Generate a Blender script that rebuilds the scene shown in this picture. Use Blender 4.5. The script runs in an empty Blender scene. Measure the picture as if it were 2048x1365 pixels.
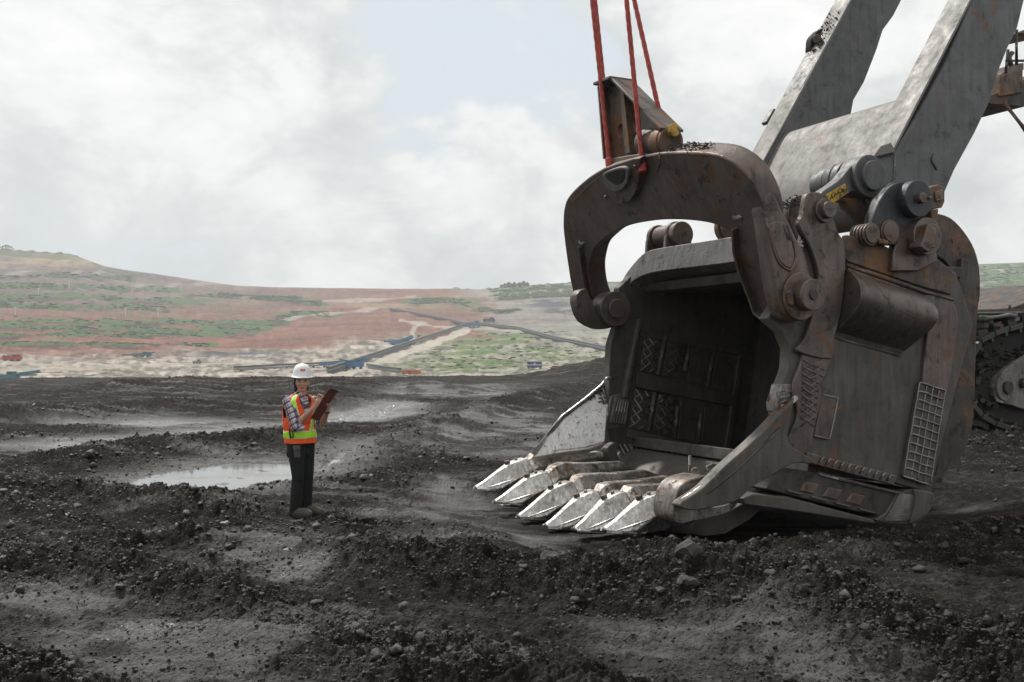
import bpy, bmesh, math, random
import numpy as np
from mathutils import Vector, Matrix
random.seed(7)
SC = bpy.context.scene
COL = SC.collection

# ---------------------------------------------------------------- camera
FPX = 2048 * 35 / 36                       # focal length in photograph pixels
PITCH = math.atan((715 - 682.5) / FPX)
CAM = Vector((0, 0, 1.7))
cd = bpy.data.cameras.new('camera'); cam = bpy.data.objects.new('camera', cd); COL.objects.link(cam)
cd.lens = 35; cd.sensor_width = 36; cd.clip_start = 0.05; cd.clip_end = 20000
cam.location = CAM; cam.rotation_euler = (math.pi / 2 + PITCH, 0, 0)
SC.camera = cam

# ---------------------------------------------------------------- sky and sun
SUN_DIR = Vector((-0.40, 0.50, 0.90)).normalized()
elev = math.asin(SUN_DIR.z); rot = math.atan2(SUN_DIR.x, SUN_DIR.y)
wd = bpy.data.worlds.new('World'); SC.world = wd; wd.use_nodes = True
nt = wd.node_tree; nt.nodes.clear()
def N(t, kind, **kw):
    n = t.nodes.new(kind)
    for k, v in kw.items():
        if k.startswith('i_'):
            n.inputs[k[2:].replace('_', ' ')].default_value = v
        else:
            setattr(n, k, v)
    return n
def math_node(t, op, a, b=None, clamp=False):
    m = t.nodes.new('ShaderNodeMath'); m.operation = op; m.use_clamp = clamp
    for i, v in enumerate((a, b)):
        if v is None: continue
        if isinstance(v, (int, float)): m.inputs[i].default_value = v
        else: t.links.new(v, m.inputs[i])
    return m.outputs[0]
def ramp(t, fac, stops, interp='LINEAR'):
    r = t.nodes.new('ShaderNodeValToRGB'); r.color_ramp.interpolation = interp
    el = r.color_ramp.elements
    while len(el) < len(stops): el.new(0.5)
    for e, (p, c) in zip(el, stops):
        e.position = p; e.color = (*c, 1) if len(c) == 3 else c
    t.links.new(fac, r.inputs[0]); return r.outputs[0]
def mixc(t, fac, a, b, mode='MIX'):
    m = t.nodes.new('ShaderNodeMix'); m.data_type = 'RGBA'; m.blend_type = mode
    if isinstance(fac, (int, float)): m.inputs[0].default_value = fac
    else: t.links.new(fac, m.inputs[0])
    for i, v in ((6, a), (7, b)):
        if isinstance(v, tuple): m.inputs[i].default_value = (*v, 1) if len(v) == 3 else v
        else: t.links.new(v, m.inputs[i])
    return m.outputs[2]
def noise(t, vec, scale, detail=4, rough=0.55, dist=0.0):
    n = t.nodes.new('ShaderNodeTexNoise'); n.inputs['Scale'].default_value = scale
    n.inputs['Detail'].default_value = detail; n.inputs['Roughness'].default_value = rough
    n.inputs['Distortion'].default_value = dist
    if vec is not None: t.links.new(vec, n.inputs['Vector'])
    return n.outputs['Fac']

sky = N(nt, 'ShaderNodeTexSky'); sky.sky_type = 'NISHITA'; sky.sun_disc = False
sky.sun_elevation = elev; sky.sun_rotation = rot; sky.altitude = 300
sky.air_density = 1.0; sky.dust_density = 3.0
tc = N(nt, 'ShaderNodeTexCoord')
mp = N(nt, 'ShaderNodeMapping'); mp.inputs['Scale'].default_value = (1, 1, 1.9)
mp.inputs['Location'].default_value = (0.37, 0.12, 0.05)
nt.links.new(tc.outputs['Generated'], mp.inputs['Vector'])
big = noise(nt, mp.outputs[0], 2.6, 6, 0.56, 0.35)
# billowed detail: cumulus heads
mp2 = N(nt, 'ShaderNodeMapping'); mp2.inputs['Scale'].default_value = (1, 1, 1.5)
nt.links.new(tc.outputs['Generated'], mp2.inputs['Vector'])
puff = noise(nt, mp2.outputs[0], 7.0, 7, 0.62, 0.5)
# an opening in the cloud cover
gapd = N(nt, 'ShaderNodeVectorMath', operation='DISTANCE')
nt.links.new(tc.outputs['Generated'], gapd.inputs[0]); gapd.inputs[1].default_value = (-0.03, 0.955, 0.285)
gapv = ramp(nt, gapd.outputs['Value'], [(0.02, (1, 1, 1)), (0.19, (0, 0, 0))], 'EASE')
wn_ = N(nt, 'ShaderNodeTexNoise'); wn_.inputs['Scale'].default_value = 5.0; wn_.inputs['Detail'].default_value = 6; nt.links.new(mp2.outputs[0], wn_.inputs['Vector'])
wv_ = N(nt, 'ShaderNodeVectorMath', operation='MULTIPLY_ADD'); nt.links.new(wn_.outputs['Color'], wv_.inputs[0]); wv_.inputs[1].default_value = (.16, .16, .16); nt.links.new(mp2.outputs[0], wv_.inputs[2])
def heads(sc, det):
    v = N(nt, 'ShaderNodeTexVoronoi'); v.feature = 'F1'; v.normalize = True; v.inputs['Scale'].default_value = sc; v.inputs['Detail'].default_value = det
    v.inputs['Roughness'].default_value = .55; v.inputs['Lacunarity'].default_value = 2.2; nt.links.new(wv_.outputs[0], v.inputs['Vector'])
    return math_node(nt, 'SUBTRACT', 1.0, v.outputs['Distance'])
head = heads(6.0, 3)
puff = math_node(nt, 'ADD', math_node(nt, 'MULTIPLY', puff, 0.40), math_node(nt, 'MULTIPLY', math_node(nt, 'SUBTRACT', head, 0.22), 0.66))
cov = math_node(nt, 'ADD', math_node(nt, 'MULTIPLY', big, 0.62), math_node(nt, 'MULTIPLY', puff, 0.38))
cov = math_node(nt, 'SUBTRACT', cov, math_node(nt, 'MULTIPLY', gapv, 0.10))
covm = ramp(nt, cov, [(0.385, (0, 0, 0)), (0.455, (1, 1, 1))], 'EASE')
shade = math_node(nt, 'ADD', math_node(nt, 'MULTIPLY', big, 0.40), math_node(nt, 'MULTIPLY', puff, 0.64))
CL = 11.7
ccol = ramp(nt, shade, [(0.43, (0.50, 0.53, 0.535)), (0.505, (0.66, 0.68, 0.68)), (0.56, (0.81, 0.818, 0.812)), (0.635, (0.92, 0.918, 0.91))])
ccolx = N(nt, 'ShaderNodeVectorMath', operation='SCALE'); nt.links.new(ccol, ccolx.inputs[0]); ccolx.inputs['Scale'].default_value = CL
skyv = mixc(nt, 0.93, sky.outputs[0], (7.5, 8.15, 8.8))       # thin high veil over the blue
fin = mixc(nt, covm, skyv, ccolx.outputs[0])
bg = N(nt, 'ShaderNodeBackground'); bg.inputs['Strength'].default_value = 0.1
nt.links.new(fin, bg.inputs['Color'])
ow = N(nt, 'ShaderNodeOutputWorld'); nt.links.new(bg.outputs[0], ow.inputs[0])
wd.cycles.sampling_method = 'MANUAL'; wd.cycles.sample_map_resolution = 256

sl = bpy.data.lights.new('sun', 'SUN'); sun = bpy.data.objects.new('sun', sl); COL.objects.link(sun)
sl.energy = 4.2; sl.angle = math.radians(3.0); sl.color = (1.0, 0.96, 0.9)
sun.rotation_euler = SUN_DIR.to_track_quat('Z', 'Y').to_euler(); sun.location = (-20, 25, 60)
SC.view_settings.view_transform = 'Standard'; SC.view_settings.look = 'None'
SC.view_settings.exposure = 0.0; SC.view_settings.gamma = 1.0; SC.view_settings.use_curve_mapping = False
SC.cycles.max_bounces = 6; SC.cycles.volume_bounces = 0; SC.cycles.use_denoising = True; SC.cycles.denoising_prefilter = 'ACCURATE'

# ---------------------------------------------------------------- placing helpers
def ray(px, py):
    u = (px - 1024) / FPX; v = (682.5 - py) / FPX
    c, s = math.cos(PITCH), math.sin(PITCH)
    return Vector((u, c - v * s, s + v * c))
def at_depth(px, py, d):
    r = ray(px, py); return CAM + r * (d / r.y)
def on_plane(px, py, P, n):
    r = ray(px, py); return CAM + r * ((P - CAM).dot(n) / r.dot(n))
def ground_pt(px, py, z=0.0):
    return on_plane(px, py, Vector((0, 0, z)), Vector((0, 0, 1)))
WV = Vector((-.43, .9028, 0)).normalized()     # bucket width axis, near side to far side
BV = Vector((WV.y, -WV.x, 0))                  # bucket front to back
ZV = Vector((0, 0, 1))
P0 = CAM + ray(1597, 603) * 10                 # near bail pin
def S(px, py, off=0.0): return on_plane(px, py, P0 + WV * off, WV)
def Q(b, z, off): return P0 + BV * b + WV * off + Vector((0, 0, z))
def c1(X, Y): return 1080 + X / 2.4367, 140 + Y / 2.4375
def c2(X, Y): return 1500 + X / 2.438, Y / 2.438
def c3(X, Y): return 1480 + X / 2.9665, 340 + Y / 2.9665
def c4(X, Y): return 930 + X / 2.8845, 620 + Y / 2.8845
def c5(X, Y): return 1440 + X / 3.25, 660 + Y / 3.25
def c6(X, Y): return 1900 + X / 3.595, 480 + Y / 3.592

# ---------------------------------------------------------------- object helpers
def world_loc(o):
    l = Vector((0, 0, 0))
    while o is not None:
        l = l + o.location; o = o.parent
    return l
def tag(o, label=None, cat=None, group=None, kind=None):
    if label: o['label'] = label
    if cat: o['category'] = cat
    if group: o['group'] = group
    if kind: o['kind'] = kind
    return o
def thing(name, loc, label, cat, group=None):
    o = bpy.data.objects.new(name, None); COL.objects.link(o); o.location = loc
    o.empty_display_size = 0.2
    return tag(o, label, cat, group)
def link_mesh(name, me, mat=None, parent=None):
    o = bpy.data.objects.new(name, me); COL.objects.link(o)
    if mat is not None and len(me.materials) == 0: me.materials.append(mat)
    if parent is not None:
        o.parent = parent
    return o
def add_bevel(o, w, seg=2, ang=35):
    m = o.modifiers.new('bevel', 'BEVEL'); m.width = w; m.segments = seg
    m.limit_method = 'ANGLE'; m.angle_limit = math.radians(ang); m.harden_normals = False
def build(name, verts, faces, mat, parent=None, bevel=0, smooth=False, origin=None, smooth_ang=None):
    """verts are world points; stored relative to the parent's place"""
    base = world_loc(parent) if parent is not None else (Vector(origin) if origin is not None else Vector((0, 0, 0)))
    me = bpy.data.meshes.new(name)
    me.from_pydata([tuple(Vector(v) - base) for v in verts], [], faces)
    bm = bmesh.new(); bm.from_mesh(me); bmesh.ops.recalc_face_normals(bm, faces=bm.faces)
    bm.to_mesh(me); bm.free()
    o = link_mesh(name, me, mat, parent)
    if parent is None: o.location = base
    if bevel: add_bevel(o, bevel)
    if smooth:
        for p in me.polygons: p.use_smooth = True
    if smooth_ang:
        me.shade_smooth() if hasattr(me, 'shade_smooth') else None
        try: me.set_sharp_from_angle(angle=math.radians(smooth_ang))
        except Exception: pass
    return o
def chaikin(pts, it=2, closed=True):
    pts = [Vector(p) for p in pts]
    for _ in range(it):
        out = []; n = len(pts)
        for i in range(n if closed else n - 1):
            a, b = pts[i], pts[(i + 1) % n]
            out += [a * .75 + b * .25, a * .25 + b * .75]
        if not closed: out = [pts[0]] + out + [pts[-1]]
        pts = out
    return pts
def spline(pts, k=4, closed=True, corner=()):
    """Catmull-Rom through the points; indices in corner stay sharp"""
    pts = [Vector(p) for p in pts]; n = len(pts); out = []
    for i in range(n if closed else n - 1):
        p1, p2 = pts[i], pts[(i + 1) % n]
        p0 = pts[i - 1] if (closed or i > 0) else p1
        p3 = pts[(i + 2) % n] if (closed or i + 2 < n) else p2
        m1 = Vector((0,) * len(p1)) if i in corner else (p2 - p0) * .5
        m2 = Vector((0,) * len(p1)) if (i + 1) % n in corner else (p3 - p1) * .5
        if i in corner or (i + 1) % n in corner:
            m1 = m1 if i not in corner else (p2 - p1) * .6
            m2 = m2 if (i + 1) % n not in corner else (p2 - p1) * .6
        for j in range(k):
            t = j / k
            out.append(p1 * (2*t**3 - 3*t*t + 1) + m1 * (t**3 - 2*t*t + t) + p2 * (-2*t**3 + 3*t*t) + m2 * (t**3 - t*t))
    if not closed: out.append(pts[-1])
    return out
def prism(name, pts, vec, mat, parent=None, bevel=0.012, smooth_ang=40):
    vec = Vector(vec); n = len(pts)
    vs = [Vector(p) for p in pts] + [Vector(p) + vec for p in pts]
    fs = [tuple(range(n)), tuple(range(2 * n - 1, n - 1, -1))] + [(i, (i + 1) % n, n + (i + 1) % n, n + i) for i in range(n)]
    o = build(name, vs, fs, mat, parent, bevel, smooth_ang=smooth_ang)
    return o
def sprism(name, px, off, th, mat, parent, bevel=0.012, k=0, corner=(), crop=None):
    """outline traced on the bucket's side plane at distance off, extruded th deeper"""
    if crop: px = [crop(*q) for q in px]
    if k: px = [tuple(q) for q in spline([Vector(q) for q in px], k, True, corner)]
    return prism(name, [S(x, y, off) for x, y in px], WV * th, mat, parent, bevel)
def frame_from(axis):
    a = Vector(axis).normalized()
    t = ZV if abs(a.z) < .9 else Vector((1, 0, 0))
    s = a.cross(t).normalized(); return a, s, s.cross(a)
def cyl(name, p, q, r, mat, parent=None, r2=None, seg=32, bevel=0.008, hollow=None):
    p, q = Vector(p), Vector(q); a, s, u = frame_from(q - p); r2 = r if r2 is None else r2
    vs, fs = [], []
    for c, rr in ((p, r), (q, r2)):
        for i in range(seg):
            t = 2 * math.pi * i / seg; vs.append(c + (s * math.cos(t) + u * math.sin(t)) * rr)
    if hollow:
        for c in (p, q):
            for i in range(seg):
                t = 2 * math.pi * i / seg; vs.append(c + (s * math.cos(t) + u * math.sin(t)) * hollow)
        for i in range(seg):
            j = (i + 1) % seg
            fs += [(i, j, seg + j, seg + i), (2*seg + i, 2*seg + j, 3*seg + j, 3*seg + i),
                   (i, j, 2*seg + j, 2*seg + i), (seg + i, seg + j, 3*seg + j, 3*seg + i)]
    else:
        for i in range(seg):
            j = (i + 1) % seg; fs.append((i, j, seg + j, seg + i))
        fs += [tuple(range(seg)), tuple(range(2 * seg - 1, seg - 1, -1))]
    return build(name, vs, fs, mat, parent, bevel, smooth_ang=40)
def tube_geo(path, r, seg=8, closed=False):
    path = [Vector(p) for p in path]; vs, fs = [], []; n = len(path)
    up = None
    for i, p in enumerate(path):
        d = (path[min(i + 1, n - 1)] - path[max(i - 1, 0)]).normalized()
        if up is None: _, s, u = frame_from(d)
        else:
            u = (up - d * up.dot(d)).normalized(); s = u.cross(d)
        up = u
        rr = r(i) if callable(r) else r
        for k in range(seg):
            t = 2 * math.pi * k / seg; vs.append(p + (s * math.cos(t) + u * math.sin(t)) * rr)
    for i in range(n - 1):
        for k in range(seg):
            l = (k + 1) % seg; fs.append((i*seg + k, i*seg + l, (i+1)*seg + l, (i+1)*seg + k))
    fs += [tuple(range(seg)), tuple(range(n*seg - 1, (n-1)*seg - 1, -1))]
    return vs, fs
def tube(name, path, r, mat, parent=None, seg=8, origin=None):
    vs, fs = tube_geo(path, r, seg); return build(name, vs, fs, mat, parent, smooth=True, origin=origin)
def merge_geo(parts):
    V, F = [], []
    for vs, fs in parts:
        b = len(V); V += list(vs); F += [tuple(i + b for i in f) for f in fs]
    return V, F
def box_geo(c, ax, ay, az):
    """box by centre and three half axes"""
    c, ax, ay, az = Vector(c), Vector(ax), Vector(ay), Vector(az)
    vs = [c + ax*i + ay*j + az*k for i in (-1, 1) for j in (-1, 1) for k in (-1, 1)]
    return vs, [(0,1,3,2),(4,6,7,5),(0,4,5,1),(2,3,7,6),(0,2,6,4),(1,5,7,3)]
def box(name, c, ax, ay, az, mat, parent=None, bevel=0.006, origin=None):
    vs, fs = box_geo(c, ax, ay, az); return build(name, vs, fs, mat, parent, bevel, origin=origin)
def bead(name, pts, r, mat, parent, seg=6):
    vs, fs = tube_geo(pts, r, seg); return build(name, vs, fs, mat, parent, smooth=True)
def fast_mesh(name, V, F, mat, parent=None, smooth=True):
    me = bpy.data.meshes.new(name); V = np.asarray(V, np.float32); F = np.asarray(F, np.int32)
    k = F.shape[1]
    me.vertices.add(len(V)); me.vertices.foreach_set('co', V.ravel())
    me.loops.add(F.size); me.loops.foreach_set('vertex_index', F.ravel())
    me.polygons.add(len(F)); me.polygons.foreach_set('loop_start', np.arange(len(F), dtype=np.int32) * k)
    me.polygons.foreach_set('loop_total', np.full(len(F), k, np.int32))
    if smooth: me.polygons.foreach_set('use_smooth', np.ones(len(F), bool))
    me.update(calc_edges=True)
    return link_mesh(name, me, mat, parent)
def set_attr(o, name, arr):
    arr = np.asarray(arr, np.float32)
    if arr.ndim == 1:
        a = o.data.attributes.new(name, 'FLOAT', 'POINT'); a.data.foreach_set('value', arr)
    else:
        a = o.data.attributes.new(name, 'FLOAT_COLOR', 'POINT')
        a.data.foreach_set('color', np.concatenate([arr, np.ones((len(arr), 1), np.float32)], 1).ravel())

# ---------------------------------------------------------------- materials
def new_mat(name):
    m = bpy.data.materials.new(name); m.use_nodes = True; t = m.node_tree
    return m, t, t.nodes['Principled BSDF']
def bump(t, b, h, strength, dist):
    n = N(t, 'ShaderNodeBump'); n.inputs['Strength'].default_value = strength; n.inputs['Distance'].default_value = dist
    t.links.new(h, n.inputs['Height']); t.links.new(n.outputs[0], b.inputs['Normal'])
def geo_pos(t):
    g = N(t, 'ShaderNodeNewGeometry'); return g.outputs['Position']
def steel(name, base, dark=None, rust=(0.16, 0.065, 0.025), rust_amt=0.0, metal=0.35, rough=0.5, scale=1.0, mud=0.25, scratch=0.25, edge=.55):
    """worn plate: colour drift, rust patches, mud splashes, rain streaks and scratches"""
    m, t, b = new_mat(name); pos = geo_pos(t)
    dark = dark or tuple(c * .55 for c in base)
    n1 = noise(t, pos, 1.7 * scale, 7, .62, .3)
    c = mixc(t, ramp(t, n1, [(.34, (0, 0, 0)), (.66, (1, 1, 1))]), dark, base)
    st = N(t, 'ShaderNodeMapping'); st.inputs['Scale'].default_value = (9 * scale, 9 * scale, 1.1 * scale); t.links.new(pos, st.inputs[0])
    n2 = noise(t, st.outputs[0], 1.6, 6, .6)
    c = mixc(t, math_node(t, 'MULTIPLY', ramp(t, n2, [(.5, (0, 0, 0)), (.72, (1, 1, 1))]), scratch), c, tuple(min(1, x * 2.0) for x in base))
    c = mixc(t, math_node(t, 'MULTIPLY', ramp(t, n2, [(.28, (1, 1, 1)), (.45, (0, 0, 0))]), .6), c, tuple(x * .35 for x in base))
    if rust_amt > 0:
        n3 = noise(t, pos, 2.3 * scale, 9, .68, .8); lo = .66 - .32 * rust_amt
        rm = ramp(t, n3, [(lo, (0, 0, 0)), (lo + .09, (1, 1, 1))])
        n4 = noise(t, pos, 15 * scale, 5, .7)
        rc = mixc(t, n4, tuple(x * .35 for x in rust), tuple(min(1, x * 1.7) for x in rust))
        c = mixc(t, math_node(t, 'MULTIPLY', rm, .85), c, rc)
    n5 = noise(t, pos, 5.5 * scale, 10, .72, .2)
    md = ramp(t, n5, [(.60 - .12 * mud, (0, 0, 0)), (.64 - .10 * mud, (1, 1, 1))])
    c = mixc(t, math_node(t, 'MULTIPLY', md, min(1, mud * 2)), c, (.022, .019, .017))
    t.links.new(c, b.inputs['Base Color'])
    b.inputs['Metallic'].default_value = metal
    rr = ramp(t, n5, [(.3, (rough - .1,) * 3), (.7, (min(1, rough + .28),) * 3)]); t.links.new(rr, b.inputs['Roughness'])
    # edges rubbed bright
    bv = N(t, 'ShaderNodeBevel'); bv.samples = 4; bv.inputs['Radius'].default_value = .03
    ge = N(t, 'ShaderNodeNewGeometry'); dt = N(t, 'ShaderNodeVectorMath', operation='DOT_PRODUCT')
    t.links.new(bv.outputs[0], dt.inputs[0]); t.links.new(ge.outputs['Normal'], dt.inputs[1])
    em = ramp(t, math_node(t, 'ADD', dt.outputs['Value'], math_node(t, 'MULTIPLY', math_node(t, 'SUBTRACT', n5, .5), .14)), [(.80, (1, 1, 1)), (.93, (0, 0, 0))])
    em = math_node(t, 'MULTIPLY', em, ramp(t, n5, [(.40, (.25, .25, .25)), (.58, (1, 1, 1))]))
    c2_ = mixc(t, math_node(t, 'MULTIPLY', em, edge), c, tuple(min(.75, x * 2.6 + .05) for x in base))
    t.links.new(c2_, b.inputs['Base Color'])
    gm_ = N(t, 'ShaderNodeMapping'); gm_.inputs['Rotation'].default_value = (.4, .9, .5); gm_.inputs['Scale'].default_value = (3 * scale, 34 * scale, 34 * scale); t.links.new(pos, gm_.inputs[0])
    gouge = ramp(t, noise(t, gm_.outputs[0], 1.0, 4, .6), [(.60, (0, 0, 0)), (.70, (1, 1, 1))])
    h = math_node(t, 'ADD', math_node(t, 'MULTIPLY', noise(t, pos, 26 * scale, 8, .7), .5), math_node(t, 'MULTIPLY', md, .35))
    h = math_node(t, 'ADD', h, math_node(t, 'MULTIPLY', gouge, -.25)); h = math_node(t, 'ADD', h, math_node(t, 'MULTIPLY', noise(t, pos, 3.5, 3, .5), .55))
    bump(t, b, h, .5, .014)
    return m
def plain(name, col, rough=.6, metal=0.0, var=.25, scale=20, bmp=.15, spec=.5):
    m, t, b = new_mat(name); pos = geo_pos(t)
    n = noise(t, pos, scale, 5, .6)
    c = mixc(t, n, tuple(x * (1 - var) for x in col), tuple(min(1, x * (1 + var)) for x in col))
    t.links.new(c, b.inputs['Base Color']); b.inputs['Roughness'].default_value = rough; b.inputs['Metallic'].default_value = metal
    b.inputs['Specular IOR Level'].default_value = spec
    if bmp: bump(t, b, noise(t, pos, scale * 3, 4, .6), bmp, .01)
    return m

# ---------------------------------------------------------------- numpy noise
def _hash(ix, iy, seed):
    h = (ix.astype(np.int64) * 374761393 + iy.astype(np.int64) * 668265263 + seed * 1442695041) & 0xffffffff
    h = ((h ^ (h >> 13)) * 1274126177) & 0xffffffff
    h = ((h ^ (h >> 16)) * 2246822519) & 0xffffffff
    return ((h ^ (h >> 15)) & 0xffffff) / float(0xffffff)
def vnoise(x, y, seed=0):
    x0 = np.floor(x); y0 = np.floor(y); fx = x - x0; fy = y - y0
    fx = fx * fx * fx * (fx * (fx * 6 - 15) + 10); fy = fy * fy * fy * (fy * (fy * 6 - 15) + 10)
    a, b_ = _hash(x0, y0, seed), _hash(x0 + 1, y0, seed); c, d = _hash(x0, y0 + 1, seed), _hash(x0 + 1, y0 + 1, seed)
    return (a * (1 - fx) + b_ * fx) * (1 - fy) + (c * (1 - fx) + d * fx) * fy
def fbm(x, y, oct=5, seed=0, gain=.5):
    s = 0; amp = 1; tot = 0
    for o in range(oct):
        ca, sa = math.cos(o * 1.1 + .3), math.sin(o * 1.1 + .3)
        xx, yy = (x * ca - y * sa), (x * sa + y * ca)
        s = s + amp * vnoise(xx * 2 ** o + o * 17.3, yy * 2 ** o - o * 9.1, seed + o); tot += amp; amp *= gain
    return s / tot
def worley(x, y, seed=0):
    """distance to nearest point, and that cell's random number"""
    xi, yi = np.floor(x), np.floor(y); best = np.full(x.shape, 9.0); rid = np.zeros(x.shape)
    for dx in (-1, 0, 1):
        for dy in (-1, 0, 1):
            cx, cy = xi + dx, yi + dy
            d = np.hypot(cx + _hash(cx, cy, seed) - x, cy + _hash(cx, cy, seed + 5) - y)
            m = d < best; best = np.where(m, d, best); rid = np.where(m, _hash(cx, cy, seed + 9), rid)
    return best, rid
def sstep(a, b, x):
    t = np.clip((x - a) / (b - a), 0, 1); return t * t * (3 - 2 * t)
def poly_dist(x, y, pts):
    best = np.full(x.shape, 1e9)
    for (ax, ay), (bx, by) in zip(pts[:-1], pts[1:]):
        dx, dy = bx - ax, by - ay; L = dx * dx + dy * dy + 1e-12
        t = np.clip(((x - ax) * dx + (y - ay) * dy) / L, 0, 1)
        best = np.minimum(best, np.hypot(x - ax - t * dx, y - ay - t * dy))
    return best
def inside(x, y, poly):
    r = np.zeros(x.shape, bool); n = len(poly)
    for i in range(n):
        (ax, ay), (bx, by) = poly[i], poly[(i + 1) % n]
        r ^= ((ay > y) != (by > y)) & (x < (bx - ax) * (y - ay) / (by - ay + 1e-12) + ax)
    return r
HAZE = 0.00028
# ================================================================ THE GROUND
def gpoly(px): return [tuple(ground_pt(x, y).xy) for x, y in px]
RIDGES = [  # traced crest, half width m, height m
    ([(330,1072),(430,1075),(600,1090),(800,1112),(1000,1128),(1250,1150),(1500,1190),(1750,1250),(2048,1330),(2300,1400)], .42, .21),
    ([(1330,1110),(1450,1120),(1560,1165),(1640,1205)], .55, .20),
    ([(-150,985),(0,975),(120,962),(250,985),(400,1010),(540,1018)], .55, .20),
    ([(735,895),(800,872),(900,835),(1000,803),(1130,772),(1260,748)], .9, .33),
    ([(150,905),(300,882),(480,872),(560,866)], 1.0, .34),
    ([(-200,838),(0,826),(150,815),(300,806),(560,800)], 1.8, .42),
    ([(300,768),(420,758),(500,755),(570,763)], 5.0, .8),
    ([(650,775),(760,768),(870,772)], 3.0, .5),
    ([(650,800),(760,795),(830,805)], 1.6, .45),
    ([(560,1255),(750,1285),(950,1315),(1250,1385),(1400,1430)], .36, .15),
    ([(-80,1350),(120,1362),(235,1410)], .30, .09),
    ([(1780,1330),(2048,1345),(2200,1350)], .5, .10),
    ([(700,915),(740,900),(775,890)], .35, .25),
    ([(1880,880),(1960,872),(2120,868)], 1.2, .35),
    ([(-50,1110),(150,1130),(330,1165),(500,1200)], .5, .08),
]
RG = [([tuple(ground_pt(x, y, h * .62).xy) for x, y in p], w * .9, h * .70) for p, w, h in RIDGES]
FLATS = [[(850,910),(930,850),(1010,828),(1090,840),(1070,905),(960,914)],
         [(130,1275),(380,1235),(600,1300),(700,1400),(250,1380)],
         [(-80,1170),(140,1205),(330,1240),(80,1265),(-80,1240)],
         [(560,1075),(760,1160),(560,1200),(380,1130)],
         [(1240,1260),(1500,1265),(1750,1390),(1500,1420)],
         [(880,960),(1000,1000),(1060,1060),(900,1080),(760,1050)],
         [(640,845),(690,828),(810,815),(800,828),(720,840)],
         [(1000,765),(800,790),(980,800)]]
FG = [gpoly(p) for p in FLATS]
POOLS = [[(255,958),(330,942),(400,928),(480,918),(560,920),(640,930),(600,958),(520,962),(470,978),(390,990),(310,978)],
         [(622,936),(680,898),(728,884),(722,905),(690,926),(650,946)],[(20,888),(140,878),(300,868),(290,880),(150,896)],[(640,842),(700,826),(800,815),(790,826),(700,842)],[(330,864),(500,846),(560,846),(420,866)],
         [(20,890),(110,880),(225,884),(160,896)],
         [(150,848),(300,838),(420,842),(300,850)]]
PG = [gpoly(p) for p in POOLS]
WATER_Z = -0.035
bucket_c = Q(.6, 0, 1.8)
E1 = (Vector(RG[0][0][5]) - Vector(RG[0][0][2])).normalized()
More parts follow.
